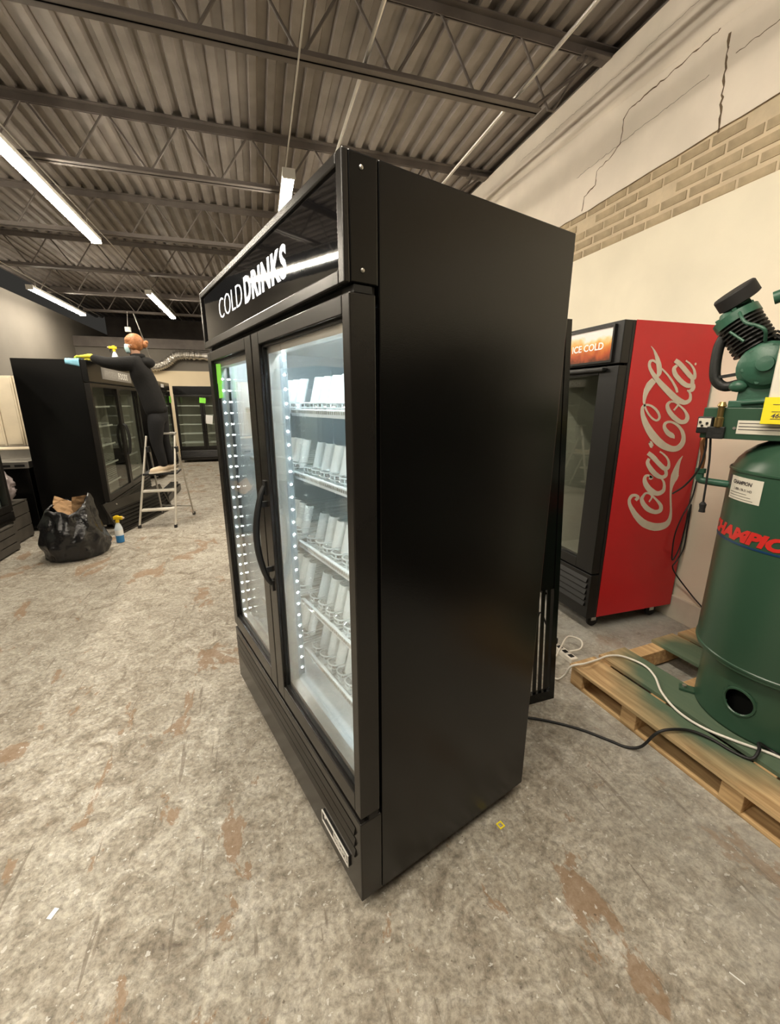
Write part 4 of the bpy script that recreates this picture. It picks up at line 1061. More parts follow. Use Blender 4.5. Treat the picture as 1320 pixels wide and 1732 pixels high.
for a in (R(180 + 14), R(-60), R(60)):
    f = MB().bar((.27 * math.cos(a), .27 * math.sin(a), z0 + .006), (.345 * math.cos(a), .345 * math.sin(a), z0 + .006), .05, .010)
    f.build('foot', 'tank', cp_)
    MB().cyl((.325 * math.cos(a), .325 * math.sin(a), z0 + .011), (.325 * math.cos(a), .325 * math.sin(a), z0 + .022), .010, 6).build('foot_bolt', 'steel', cp_)
RT = 0.3208
def wrap(a0, z0_, rad=RT):
    """flat lettering -> wrapped on the tank; a0 = angle of the text origin (local), reading to the right"""
    def f(v):
        a = a0 + v.x / rad
        r = rad + max(0.0, v.z) + 0.0004
        return Vector((r * math.cos(a), r * math.sin(a), z0_ + v.y))
    return f
def patch(name, a0, a1, za, zb, m, parent, rad=RT, n=10):
    p = MB(); vs = []
    for k in range(n + 1):
        a = a0 + (a1 - a0) * k / n
        vs += [(rad * math.cos(a), rad * math.sin(a), za), (rad * math.cos(a), rad * math.sin(a), zb), ((rad - .002) * math.cos(a), (rad - .002) * math.sin(a), za), ((rad - .002) * math.cos(a), (rad - .002) * math.sin(a), zb)]
    p.add(vs, [f for k in range(n) for f in ((4*k, 4*k+4, 4*k+5, 4*k+1), (4*k+1, 4*k+5, 4*k+7, 4*k+3), (4*k, 4*k+2, 4*k+6, 4*k+4))])
    return p.build(name, m, parent)
# the camera sees the tank from local -y; the left tangent is near local angle 195 deg
text('lettering', 'CHAMPION', 0.070, 'decal_red', tk, None, bold=0.004, depth=0.0006, align='CENTER', shear=0.25, sx=1.28, warp=wrap(R(229), 0.981))
patch('stripe', R(160), R(335), 0.962, 0.970, 'decal_blue', tk, RT + .0006, 60)
st = patch('sticker', R(206), R(237), 1.140, 1.236, 'decal_white', tk, RT + .0006, 12)
text('lettering', 'CHAMPION', 0.021, 'decal_text', st, None, bold=0.0006, depth=0.0003, shear=0.2, warp=wrap(R(219), 1.207, RT + .001))
text('lettering', '1-888-178-31-HD', 0.014, 'decal_text', st, None, bold=0.0, depth=0.0003, warp=wrap(R(221), 1.182, RT + .001))
for k, (w0, w1) in enumerate(((208, 226), (208, 230), (208, 232))):
    patch('print_line', R(w0), R(w1), 1.170 - k * .011, 1.1715 - k * .011, 'decal_text', st, RT + .0013, 8)
patch('dark_sticker', R(201), R(205.2), 1.190, 1.236, 'decal_text', tk, RT + .0006, 4)
# platform plate over the dome
pl = MB().box(-0.425, 0.50, -0.17, 0.17, 1.500, 1.512)
pl.box(-0.425, 0.50, -0.172, -0.164, 1.385, 1.512); pl.box(-0.425, 0.50, 0.164, 0.172, 1.385, 1.512); pl.box(-0.427, -0.419, -0.17, 0.17, 1.385, 1.512)
plo = pl.build('platform', 'tank', cp_, bevel=0.003)
for s in (-0.14, 0.14):
    MB().box(s - .02, s + .02, -0.10, 0.10, 1.37, 1.50).build('platform_leg', 'tank', cp_)
lb = MB().box(-0.305, -0.05, -0.1745, -0.172, 1.408, 1.462).build('plate_label', 'decal_white', plo)
for z in (1.424, 1.436, 1.449):
    MB().box(-0.300, -0.055, -0.1752, -0.1744, z, z + .003).build('print_line', 'decal_text', lb)
MB().lathe([(0.006, 0), (0.006, .003)], 8, (-0.313, -0.172, 1.43), 'Y').build('plate_screw', 'steel', plo)
# pump: crankcase, front cover, two finned cylinders, heads, filter, intercooler
cc = MB().lathe([(0.060, -0.13), (0.090, -0.115), (0.098, -0.08), (0.098, 0.09), (0.07, 0.12)], 28, (-0.262, 0.0, 1.672), 'Y')
cc.box(-0.335, -0.185, -0.10, 0.10, 1.535, 1.66)
cco = cc.build('crankcase', 'tank2', cp_, smooth=True, bevel=0.004)
MB().lathe([(0.080, 0), (0.080, .010), (0.062, .022), (0.030, .030), (0.028, .044), (0.004, .046)], 28, (-0.262, -0.115, 1.680), 'Y').build('bearing_cover', 'tank2', cco, smooth=True)
for k in range(6):
    a = 2 * PI * k / 6 + .3
    MB().lathe([(0.008, 0), (0.008, .008)], 6, (-0.262 + .070 * math.cos(a), -0.124, 1.680 + .070 * math.sin(a)), 'Y').build('cover_bolt', 'tank2', cco)
MB().ball((-0.338, -0.105, 1.598), 0.030, 12, (1.1, .8, .8)).build('oil_filler', 'tank2', cco, smooth='all')
MB().cyl((-0.315, -0.12, 1.533), (-0.235, -0.12, 1.540), 0.011, 10).build('drain_plug', 'tank2', cco, smooth=True)
MB().box(-0.36, -0.16, -0.11, 0.11, 1.512, 1.540).build('pump_foot', 'tank2', cco, bevel=0.004)
def cylinder_bank(ang, fins, r):
    d = Vector((math.sin(ang), 0, math.cos(ang)))
    o = Vector((-0.262, -0.02, 1.672))
    b = MB().cyl(o + d * .08, o + d * .23, r * .82, 20).build('cylinder', 'cast_black', cp_, smooth=True)
    for k in range(fins):
        p = o + d * (.098 + .0165 * k)
        MB().cyl(p, p + d * .006, r * 1.06, 24).build('fin', 'cast_black', b, smooth=True)
    h = MB().cyl(o + d * .228, o + d * .262, r * 1.10, 24)
    h.cyl(o + d * .262, o + d * .290, r * .85, 20, r * .6)
    ho = h.build('cylinder_head', 'tank2', cp_, smooth=True)
    for k in range(6):
        a = 2 * PI * k / 6
        e = d.orthogonal().normalized(); f = d.cross(e)
        p = o + d * .262 + (e * math.cos(a) + f * math.sin(a)) * r * .92
        MB().cyl(p, p + d * .012, .009, 6).build('head_bolt', 'tank2', ho)
    return o, d
o1, d1 = cylinder_bank(R(-34), 8, .075)
o2, d2 = cylinder_bank(R(34), 8, .075)
# intake elbow and black drum filter
MB().tube(spline([o1 + d1 * .285, o1 + d1 * .31 + Vector((.03, -.01, .0)), Vector((-0.372, -0.03, 1.955))], 5), 0.027, 12).build('intake_elbow', 'tank2', cp_, smooth=True)
fd = Vector((-0.46, -0.30, 0.72)).normalized()
fc = Vector((-0.412, -0.03, 1.962))
fm = MB().tube([fc - fd * .026, fc - fd * .022, fc + fd * .024, fc + fd * .030], [.066, .075, .075, .070], 36)
fm.build('air_filter', 'rubber', cp_, smooth=True)
MB().cyl(fc - fd * .05, fc - fd * .025, .022, 14).build('filter_neck', 'tank2', cp_, smooth=True)
# intercooler pipe down the left side, unloader tube
MB().tube(spline([(-0.432, -0.03, 1.805), (-0.443, -0.03, 1.76), (-0.442, -0.03, 1.68), (-0.430, -0.03, 1.628), (-0.395, -0.03, 1.60), (-0.345, -0.03, 1.61)], 8), 0.021, 12).build('intercooler_pipe', 'cast_black', cp_, smooth=True)
MB().bar((-0.42, -0.03, 1.64), (-0.36, -0.03, 1.65), .03, .012).build('pipe_flange', 'cast_black', cp_)
MB().tube(spline([(-0.398, -0.06, 1.915), (-0.375, -0.11, 1.875), (-0.350, -0.13, 1.842), (-0.31, -0.13, 1.825), (-0.285, -0.13, 1.805), (-0.282, -0.10, 1.77)], 8), 0.0065, 8).build('unloader_tube', 'tank2', cp_, smooth=True)
MB().tube([(-0.40, -0.11, 1.815), (-0.345, -0.125, 1.772)], 0.005, 8).build('unloader_tube', 'tank2', cp_)
# manifold at right head
MB().tube(spline([o2 + d2 * .28, (-0.16, -0.03, 1.955), (-0.22, -0.04, 1.955), (-0.29, -0.04, 1.935)], 7), 0.025, 12).build('manifold', 'tank2', cp_, smooth=True)
# belt guard, motor, tag
bg = MB(); bg.box(-0.225, 0.46, -0.205, -0.18, 1.515, 1.93)
bgo = bg.build('belt_guard', 'decal_white', cp_, bevel=0.012)
bgo.location = (0.0, 0.0, 0.0)
yl = MB().box(-0.232, -0.06, -0.213, -0.209, 1.452, 1.552).build('warning_sticker', 'yellow', cp_)
for k in range(3):
    MB().box(-0.205, -0.07, -0.2142, -0.2128, 1.47 + .027 * k, 1.472 + .027 * k).build('print_line', 'decal_text', yl)
text('lettering', '460', 0.024, 'decal_text', yl, front_at(-0.205, -0.2135, 1.475), bold=0.0004, depth=0.0004, align='LEFT', shear=0.2)
MB().lathe([(0.02, -0.20), (0.11, -0.18), (0.115, 0.12), (0.06, 0.15)], 28, (0.22, 0.02, 1.640), 'Y').build('motor', 'tank', cp_, smooth=True)
# pressure switch, relief valve, copper line and elbow at the left end of the plate
ps = MB().box(-0.440, -0.385, -0.19, -0.12, 1.405, 1.475).build('pressure_switch', 'black_plastic', cp_, bevel=0.005)
MB().box(-0.436, -0.392, -0.1915, -0.190, 1.43, 1.468).build('switch_face', 'decal_white', ps)
for x, z in ((-0.428, 1.452), (-0.404, 1.448), (-0.420, 1.437)):
    MB().lathe([(0.005, 0), (0.005, .006)], 8, (x, -0.1915, z), 'Y').build('switch_terminal', 'black_plastic', ps)
MB().lathe([(0.010, 1.43), (0.016, 1.435), (0.016, 1.47), (0.011, 1.475), (0.012, 1.515), (0.017, 1.518), (0.010, 1.535)], 12, (-0.365, -0.19, 0)).build('relief_valve', 'brass', cp_, smooth=True)
MB().box(-0.40, -0.34, -0.20, -0.15, 1.385, 1.435).build('switch_bracket', 'cast_black', cp_, bevel=0.004)
MB().tube(spline([(-0.412, -0.10, 1.40), (-0.425, -0.10, 1.36), (-0.412, -0.10, 1.30), (-0.412, -0.10, 1.235)], 6), 0.010, 10).build('copper_line', 'copper', cp_, smooth=True)
MB().tube(spline([(-0.412, -0.10, 1.245), (-0.412, -0.10, 1.215), (-0.408, -0.10, 1.196), (-0.385, -0.10, 1.190), (-0.29, -0.08, 1.183)], 6), 0.016, 12).build('pipe_elbow', 'tank2', cp_, smooth=True)
MB().cyl((-0.412, -0.10, 1.225), (-0.412, -0.10, 1.245), 0.021, 8).build('pipe_nut', 'tank2', cp_)
cp2 = MB().tube(spline([(-0.390, -0.16, 1.40), (-0.378, -0.16, 1.30), (-0.373, -0.16, 1.20), (-0.370, -0.16, 1.10)], 6), 0.0042, 8).build('power_lead', 'cord_black', cp_, smooth=True)
MB().tube([(-0.370, -0.16, 1.105), (-0.370, -0.16, 1.095), (-0.369, -0.16, 1.075), (-0.369, -0.16, 1.060)], [.007, .014, .011, .013], 10).build('plug', 'rubber', cp2, smooth=True)
MB().tube(spline([(-0.405, -0.15, 1.40), (-0.400, -0.15, 1.32), (-0.415, -0.14, 1.24), (-0.46, -0.10, 1.16), (-0.52, -0.02, 1.10)], 8), 0.0042, 8).build('power_lead', 'cord_black', cp_, smooth=True)

# ------------------------------------------------------------------ cords and power strip
def cord(name, pts, r, m, label, cat='cord', n=8):
    return tag(MB().tube(spline(pts, n), r, 8).build(name, m, smooth='all'), label, cat)
cord('floor_cable', [(0.93, 1.62, .006), (1.06, 1.545, .006), (1.175, 1.486, .006), (1.264, 1.433, .006), (1.368, 1.349, .006), (1.451, 1.251, .006), (1.495, 1.195, .007), (1.535, 1.155, .035), (1.565, 1.125, .120), (1.605, 1.105, .150), (1.70, 1.080, .143), (1.752, 1.02, .137), (1.772, 0.95, .135), (1.80, 0.895, .140), (1.845, 0.90, .165), (1.885, 0.925, .165), (1.925, 0.90, .139), (1.93, 0.80, .136)], 0.0065, 'cord_black', 'black power cord from the tall cooler over the pallet edge')
cord('extension_cord', [(1.61, 1.845, .035), (1.545, 1.80, .012), (1.505, 1.735, .010), (1.512, 1.690, .012), (1.528, 1.655, .06), (1.540, 1.630, .130), (1.60, 1.605, .150), (1.70, 1.622, .142), (1.80, 1.636, .141), (1.873, 1.605, .141), (1.915, 1.51, .141), (1.893, 1.421, .137), (1.816, 1.313, .137), (1.768, 1.19, .139), (1.778, 1.082, .139), (1.836, 0.985, .138), (1.92, 0.872, .137), (1.98, 0.70, .137), (2.0, 0.5, .11), (2.02, 0.35, .009), (2.05, 0.1, .007)], 0.0058, 'cord_white', 'white extension cord curling over the pallet boards')
cord('looped_cable', [(1.725, 1.855, .045), (1.80, 1.845, .06), (1.845, 1.90, .075), (1.80, 1.96, .075), (1.70, 1.90, .06), (1.62, 1.845, .035)], 0.0055, 'cord_white', 'white loop of cord at the power strip')
ps_ = thing('power_strip', 'white power strip on the floor at the pallet corner', 'power strip', (1.715, 1.90, 0.0), R(2))
MB().box(-.026, .026, -.105, .115, 0.0, .034).build('strip_body', 'cord_white', ps_, bevel=0.005)
for k in range(3):
    MB().box(-.014, .014, -.085 + k * .05, -.055 + k * .05, .034, .0355).build('socket', 'black_plastic', ps_)
MB().box(-.012, .012, .06, .10, .034, .075).build('black_plug', 'rubber', ps_, bevel=0.006)
cord('short_cable', [(1.70, 1.985, .07), (1.69, 2.02, .10), (1.65, 2.06, .22), (1.64, 2.1, .10), (1.60, 2.2, .007)], 0.005, 'cord_black', 'short black cord plugged into the white power strip')
cord('looped_cable', [(2.785, 2.055, 1.38), (2.786, 2.055, 1.2), (2.783, 2.05, 1.05), (2.762, 2.045, .90), (2.70, 2.042, .78), (2.665, 2.042, .66), (2.67, 2.042, .52), (2.69, 2.042, .47), (2.735, 2.045, .56), (2.75, 2.045, .70), (2.77, 2.047, .86), (2.776, 2.047, .70), (2.772, 2.045, .54), (2.72, 2.043, .45), (2.695, 2.04, .42), (2.72, 2.02, .36), (2.766, 1.93, .25), (2.772, 1.80, .16), (2.772, 1.7, .05), (2.772, 1.55, .006)], 0.0045, 'cord_black', 'black cord looped down the back edge of the red cooler side')

# ------------------------------------------------------------------ aluminium step ladder
la = thing('step_ladder', 'silver aluminium step ladder under the person', 'ladder', (-1.30, 5.75, 0), 0)
FL0, FL1 = Vector((-.24, 0, 0)), Vector((-.055, .16, 1.13))
FR0, FR1 = Vector((.19, -.10, 0)), Vector((.275, .10, 1.13))
RL0, RL1 = Vector((-.12, .72, 0)), Vector((-.045, .18, .98))
RR0, RR1 = Vector((.32, .53, 0)), Vector((.275, .13, .98))
for p, q in ((FL0, FL1), (FR0, FR1)):
    MB().bar(p + Vector((0, 0, .03)), q, .020, .034, (0, 1, 0)).build('front_rail', 'alu', la, bevel=0.004)
for p, q in ((RL0, RL1), (RR0, RR1)):
    MB().bar(p + (q - p) * .02, q, .018, .026, (0, 1, 0)).build('rear_leg', 'steel', la, bevel=0.003)
for p in (FL0, FR0, RL0, RR0):
    MB().box(p.x - .017, p.x + .017, p.y - .022, p.y + .022, 0, .04).build('rubber_foot', 'rubber', la, bevel=0.004)
for z in (.225, .46):
    f = z / 1.13
    a, b = FL0.lerp(FL1, f), FR0.lerp(FR1, f)
    MB().box(a.x + .01, b.x - .01, a.y - .045, a.y + .045, z - .018, z + .008).build('tread', 'alu', la, bevel=0.004)
a, b = FL0.lerp(FL1, .60), FR0.lerp(FR1, .60)
MB().box(a.x - .01, b.x + .01, a.y - .03, a.y + .30, .650, .676).build('standing_platform', 'black_plastic', la, bevel=0.006)
for q in (FL1, FR1):
    MB().box(q.x - .02, q.x + .02, q.y - .045, q.y + .03, .93, 1.0).build('rail_joint', 'black_plastic', la, bevel=0.006)
MB().box(FL1.x + .13, FR1.x + .005, FL1.y - .02, FL1.y + .06, 1.145, 1.168).bar(FR1, FR1 + Vector((0, 0, .03)), .02, .03, (0, 1, 0)).build('top_handle', 'steel', la, bevel=0.006)
MB().tube([RL0.lerp(RL1, .14), RR0.lerp(RR1, .14)], .008, 8).build('rear_brace', 'steel', la)

# ------------------------------------------------------------------ the person on the ladder, facing the freezer (-x)
pv = lambda *p: Vector(p)
Pz = 0.0
pel = pv(-1.225, 5.97, 1.44); wai = pv(-1.265, 5.97, 1.64); che = pv(-1.335, 5.97, 1.86); nk = pv(-1.345, 5.97, 2.035); hd = pv(-1.375, 5.97, 2.13); ht = pv(-1.365, 5.97, 2.245)
Ls, Le, Lw = pv(-1.375, 5.835, 1.985), pv(-1.62, 5.80, 1.965), pv(-1.80, 5.83, 2.040)
Rs, Re, Rw = pv(-1.375, 6.105, 1.985), pv(-1.63, 6.19, 1.97), pv(-1.83, 6.24, 2.050)
Lh, Lk, La = pv(-1.215, 5.885, 1.40), pv(-1.245, 5.875, 1.06), pv(-1.195, 5.885, .745)
Rh, Rk, Ra = pv(-1.20, 6.055, 1.40), pv(-1.20, 6.045, 1.08), pv(-1.13, 6.005, .755)
body_v = [pel, wai, che, nk, hd, ht, Ls, Le, Lw, Rs, Re, Rw, Lh, Lk, La, Rh, Rk, Ra]
body_e = [(0, 1), (1, 2), (2, 3), (3, 4), (4, 5), (2, 6), (6, 7), (7, 8), (2, 9), (9, 10), (10, 11), (0, 12), (12, 13), (13, 14), (0, 15), (15, 16), (16, 17)]
body_r = [.06, .06, .08, .048, .072, .060, .05, .035, .026, .05, .035, .026, .055, .042, .032, .055, .042, .032]
pn = skin('person', body_v, body_e, body_r, 'skin', None, 2)
tag(pn, 'person in black hoodie and face mask wiping the freezer from a ladder', 'person')
# hoodie
hv = [pv(-1.205, 5.97, 1.36), pv(-1.225, 5.97, 1.47), pv(-1.25, 5.97, 1.62), pv(-1.295, 5.97, 1.78), pv(-1.335, 5.97, 1.93), pv(-1.345, 5.97, 2.035), Ls, Ls.lerp(Le, .5) + Vector((0, 0, -.005)), Le, Le.lerp(Lw, .93), Rs, Re, Re.lerp(Rw, .93)]
he = [(0, 1), (1, 2), (2, 3), (3, 4), (4, 5), (4, 6), (6, 7), (7, 8), (8, 9), (4, 10), (10, 11), (11, 12)]
hr_ = [(.150, .135), (.165, .140), (.160, .140), (.160, .140), (.150, .120), (.070, .070), .090, .078, .070, .046, .090, .070, .046]
skin('hoodie', hv, he, hr_, 'hoodie', pn, 2)
MB().ball((-1.25, 5.97, 1.995), .105, 16, (.85, 1.05, .62)).build('hood', 'hoodie', pn, smooth='all')
MB().lathe([(.118, -.028), (.126, -.02), (.128, .02), (.118, .03)], 24, (-1.215, 5.97, 1.455)).build('hoodie_hem', 'hoodie', pn, smooth='all')
MB().lathe([(.072, -.035), (.082, -.012), (.078, .018), (.060, .030)], 20, (-1.335, 5.97, 2.065)).build('hood_collar', 'hoodie', pn, smooth='all')
# trousers
tv = [pv(-1.205, 5.97, 1.50), pv(-1.195, 5.97, 1.38), Lh + Vector((0, 0, -.06)), Lh.lerp(Lk, .5), Lk, Lk.lerp(La, .5), La + Vector((0, 0, -.01)), Rh + Vector((0, 0, -.06)), Rh.lerp(Rk, .5), Rk, Rk.lerp(Ra, .5), Ra + Vector((0, 0, -.01))]
te = [(0, 1), (1, 2), (2, 3), (3, 4), (4, 5), (5, 6), (1, 7), (7, 8), (8, 9), (9, 10), (10, 11)]
tr_ = [(.13, .12), (.15, .14), .105, .095, .075, .064, .050, .105, .095, .075, .064, .050]
skin('trousers', tv, te, tr_, 'jeans', pn, 2)
# head details: face mask, ears, eyes, nose, hair with a bun
hc = pv(-1.372, 5.97, 2.190)
MB().ball(hc + Vector((.022, 0, .030)), .104, 24, (.98, .86, 1.0)).build('hair', 'hair', pn, smooth='all')
hb_ = MB().ball(hc + Vector((.122, 0, .012)), .038, 14, (1, 1, 1.05)).ball(hc + Vector((.145, .0, .035)), .024, 12)
hb_.build('hair_bun', 'hair', pn, smooth='all')
MB().ball(hc + Vector((-.006, -.026, .050)), .068, 18, (1, .9, .85)).ball(hc + Vector((-.006, .026, .050)), .066, 18, (1, .9, .8)).ball(hc + Vector((.020, -.062, -.005)), .042, 14, (1.1, .6, 1.3)).ball(hc + Vector((.020, .062, -.005)), .042, 14, (1.1, .6, 1.3)).build('hair_fringe', 'hair', pn, smooth='all')
for s in (-1, 1):
    MB().ball(hc + Vector((-.022, s * .078, -.022)), .016, 12, (.8, .45, 1.2)).build('ear', 'skin', pn, smooth='all')
    MB().ball(hc + Vector((-.074, s * .030, .010)), .011, 10, (.6, 1.2, .8)).build('eye', mat('dark_eye', (.05, .035, .03), .3) if s < 0 else bpy.data.materials['dark_eye'], pn, smooth='all')
MB().ball(hc + Vector((-.080, 0, -.012)), .014, 10, (.9, .8, 1.3)).build('nose', 'skin', pn, smooth='all')
mk = MB(); vs = []; NN = 10; MM = 6
for i in range(MM + 1):
    for k in range(NN + 1):
        a = R(-72 + 144 * k / NN); f = i / MM
        rr = .088 + .012 * math.sin(PI * f) - .012 * f
        vs.append((hc.x + .005 - rr * math.cos(a) * 1.04, hc.y + rr * math.sin(a) * .90, hc.z - .002 - .092 * f + .012 * math.cos(a) * (1 - f)))
mk.add(vs, [(i * (NN + 1) + k, i * (NN + 1) + k + 1, (i + 1) * (NN + 1) + k + 1, (i + 1) * (NN + 1) + k) for i in range(MM) for k in range(NN)])
mo = mk.build('face_mask', 'mask', pn, smooth='all'); sd = mo.modifiers.new('thick', 'SOLIDIFY'); sd.thickness = .003
for s in (-1, 1):
    MB().tube(spline([hc + Vector((-.03, s * .078, -.02)), hc + Vector((-.01, s * .084, -.005)), hc + Vector((.016, s * .082, -.01))], 4), .0022, 5).build('mask_loop', 'paper', mo)
# gloves: cuff, palm and five separate fingers, pressing a cloth on the freezer roof
def glove(w, tip, spread, up):
    d = (tip - w).normalized(); sd_ = d.cross(Vector((0, 0, 1))).normalized() * spread
    V, E, Rr = [w - d * .055, w, w + d * .045, w + d * .080], [(0, 1), (1, 2), (2, 3)], [(.040, .040), (.032, .026), (.040, .020), (.040, .018)]
    lens = (.062, .074, .070, .054)
    for i, L_ in enumerate(lens):
        b = w + d * .088 + sd_ * (.030 - .020 * i)
        k0 = len(V)
        V += [b, b + d * L_ * .5 + Vector((0, 0, .006)), b + d * L_ + Vector((0, 0, -.010))]
        Rr += [.0105, .0095, .0080]
        E += [(3, k0), (k0, k0 + 1), (k0 + 1, k0 + 2)]
    k0 = len(V)
    V += [w + d * .030 + sd_ * .042, w + d * .062 + sd_ * .062 + Vector((0, 0, -.006)), w + d * .090 + sd_ * .058 + Vector((0, 0, -.012))]
    Rr += [.013, .0115, .009]
    E += [(1, k0), (k0, k0 + 1), (k0 + 1, k0 + 2)]
    return skin('glove', V, E, Rr, 'glove', pn, 2, 1)
glove(Lw, pv(-1.99, 5.87, 2.030), 1, 0)
glove(Rw, pv(-2.02, 6.27, 2.032), -1, 0)
def shoe(an, ang):
    d = Vector((math.cos(ang), math.sin(ang), 0)); z0_ = .676
    b = an.copy(); b.z = z0_
    V = [b - d * .055 + Vector((0, 0, .045)), b + Vector((0, 0, .05)), b + d * .07 + Vector((0, 0, .045)), b + d * .14 + Vector((0, 0, .036)), b + d * .185 + Vector((0, 0, .03)), b + Vector((0, 0, .085))]
    o = skin('shoe', V, [(0, 1), (1, 2), (2, 3), (3, 4), (1, 5)], [.034, .038, .040, .038, .026, .040], 'shoe', pn, 2, 1)
    s = MB(); n = 20; vs = []
    e = Vector((-d.y, d.x, 0))
    for zz_ in (0.0, .022):
        for k in range(n):
            t = 2 * PI * k / n
            p = b + d * (.065 + .135 * math.cos(t)) + e * (.040 + .006 * math.cos(t)) * math.sin(t)
            vs.append((p.x, p.y, z0_ + .001 + zz_))
    s.add(vs, [(k, (k + 1) % n, n + (k + 1) % n, n + k) for k in range(n)] + [tuple(range(n))[::-1], tuple(range(n, 2 * n))])
    s.build('shoe_sole', 'sole', o, smooth=True)
shoe(La, R(180 + 38)); shoe(Ra, R(180 + 22))
# cleaning cloth folded over the freezer edge under the glove
cl = MB(); vs = []; NX, NY = 12, 8
for i in range(NX + 1):
    for k in range(NY + 1):
        u, v = i / NX, k / NY
        x = -2.03 + .135 * u; y = 5.735 + .20 * v - .03 * u
        z = 2.004 + .006 * noise.noise((u * 5, v * 5, 0)) + .004
        if y < 5.796:
            z = 2.004 - (5.796 - y) * .85; y = 5.790 - .012 * abs(noise.noise((u * 4, 3, 0)))
        vs.append((x, y, z))
cl.add(vs, [(i * (NY + 1) + k, i * (NY + 1) + k + 1, (i + 1) * (NY + 1) + k + 1, (i + 1) * (NY + 1) + k) for i in range(NX) for k in range(NY)])
co = cl.build('cleaning_cloth', 'cloth', smooth='all'); sd = co.modifiers.new('thick', 'SOLIDIFY'); sd.thickness = .004; sd.offset = 1
tag(co, 'light blue cleaning cloth under the yellow glove on the freezer', 'cloth')

# ------------------------------------------------------------------ spray bottles
def spray(loc, rz, label, blue):
    t = thing('spray_bottle', label, 'spray bottle', loc, rz)
    MB().lathe([(.030, 0), (.040, .006), (.041, .085)], 20).build('lower_body', 'bottle_blue' if blue else 'bottle_white', t, smooth=True)
    MB().lathe([(.041, .085), (.041, .150), (.039, .165), (.026, .205), (.016, .225), (.0145, .240)], 20).build('upper_body', 'bottle_white', t, smooth=True)
    lb_ = MB().lathe([(.0414, .098), (.0414, .148)], 20, cap=False).build('bottle_label', 'paper', t, smooth=True)
    MB().box(-.02, .02, -.0422, -.0412, .118, .132).build('label_print', 'decal_text', lb_)
    MB().lathe([(.019, .232), (.019, .258), (.012, .262), (.012, .27)], 14).build('collar', 'trigger', t, smooth=True)
    h = MB().box(-.062, .036, -.014, .014, .266, .302)
    h.box(-.022, .018, -.011, .011, .302, .312)
    h.build('trigger_head', 'trigger', t, bevel=0.008)
    MB().lathe([(.010, 0), (.010, .016), (.007, .018)], 10, (-.078, 0, .286), 'X').build('nozzle', 'shoe', t)
    MB().tube([(-.035, 0, .270), (-.052, 0, .245), (-.048, 0, .218)], [.007, .006, .005], 8).build('trigger_lever', 'black_plastic', t, smooth=True)
    return t
spray((-1.605, 5.20, 0), R(165), 'spray bottle with blue liquid standing on the floor by the ladder', True)
spray((-1.90, 7.20, 2.0), R(10), 'spray bottle with yellow trigger standing on top of the freezer', False)

# ------------------------------------------------------------------ louvred grille leaning on the freezer base
gp = thing('louvred_grille', 'black louvred grille panel leaning against the freezer front behind the ladder', 'grille', (-1.695, 5.50, 0.0), 0)
gp.rotation_euler = (0, R(-22), R(-16))
GL, GH = 1.30, .40
MB().box(-.012, .012, 0, GL, GH - .11, GH).build('top_strip', 'black_front', gp, bevel=0.003)
MB().box(-.012, .012, 0, .03, 0, GH - .11).build('end_strip', 'black_front', gp)
MB().box(-.012, .012, GL - .03, GL, 0, GH - .11).build('end_strip', 'black_front', gp)
MB().box(-.012, .012, .03, GL - .03, 0, .022).build('bottom_strip', 'black_front', gp)
MB().box(-.012, -.008, .03, GL - .03, .022, GH - .11).build('back_sheet', 'black_plastic', gp)
for k in range(6):
    z = .030 + k * .043
    MB().add([(-.006, .03, z + .028), (-.006, GL - .03, z + .028), (.014, GL - .03, z + .004), (.014, .03, z + .004), (.010, .03, z), (.010, GL - .03, z)], [(0, 1, 2, 3), (3, 2, 5, 4), (4, 5, 1, 0), (0, 3, 4), (1, 5, 2)]).build('louvre_slat', 'steel' if False else 'black_front', gp)
MB().cyl((.012, .22, GH - .05), (.016, .22, GH - .05), .010, 12).build('screw', 'steel', gp)
# dark boxes/door track beyond the grille
tag(MB().box(-1.60, -1.46, 7.2, 8.3, 0, .10).box(-1.60, -1.48, 7.25, 8.2, .10, .16).build('black_rail', 'black_front', bevel=0.006), 'black metal rail lying on the floor behind the ladder', 'rail')

# ------------------------------------------------------------------ bin bag with cardboard
tb = MB(); NA, NR = 64, 30; vs = []
for i in range(NR + 1):
    f = i / NR
    for k in range(NA):
        a = 2 * PI * k / NA
        if f < .22:
            r = .10 + .255 * math.sin(f / .22 * PI / 2); z = .012 * (f / .22)
        elif f < .8:
            g = (f - .22) / .58
            r = .355 * (1 - .10 * g) + .05 * math.sin(PI * g) - .07 * g * g; z = .012 + .45 * g
        else:
            g = (f - .8) / .2
            r = .262 - .05 * g; z = .462 + .045 * math.sin(g * PI / 2) - .05 * g * g
        # collar rises toward the back right and the left back
        lift = .26 * max(0, math.cos(a - R(20))) ** 3 + .16 * max(0, math.cos(a - R(120))) ** 3 + .05 * max(0, math.cos(a - R(215))) ** 2
        z += lift * max(0, f - .45) ** 1.2 * 1.4
        q = Vector((math.cos(a) * 2.2, math.sin(a) * 2.2, z * 4))
        wr_ = .050 * noise.noise(q * 1.1) + .075 * abs(noise.noise(q * 1.9 + Vector((3, 1, 7)))) + .045 * abs(noise.noise(q * 4.2 + Vector((1, 8, 2)))) - .03
        r += wr_ * min(1, f * 3)
        vs.append((r * .75 * math.cos(a), r * .74 * math.sin(a), max(0.003, z + .03 * noise.noise(q * 1.9) * min(1, f * 2))))
fs = [(i * NA + k, i * NA + (k + 1) % NA, (i + 1) * NA + (k + 1) % NA, (i + 1) * NA + k) for i in range(NR) for k in range(NA)]
fs.append(tuple(range(NA))[::-1])
tb.add(vs, fs)
bg_ = tb.build('bin_bag', 'bag', smooth='all'); bg_.location = (-1.915, 4.88, 0)
sb = bg_.modifiers.new('sub', 'SUBSURF'); sb.levels = 1; sb.render_levels = 1
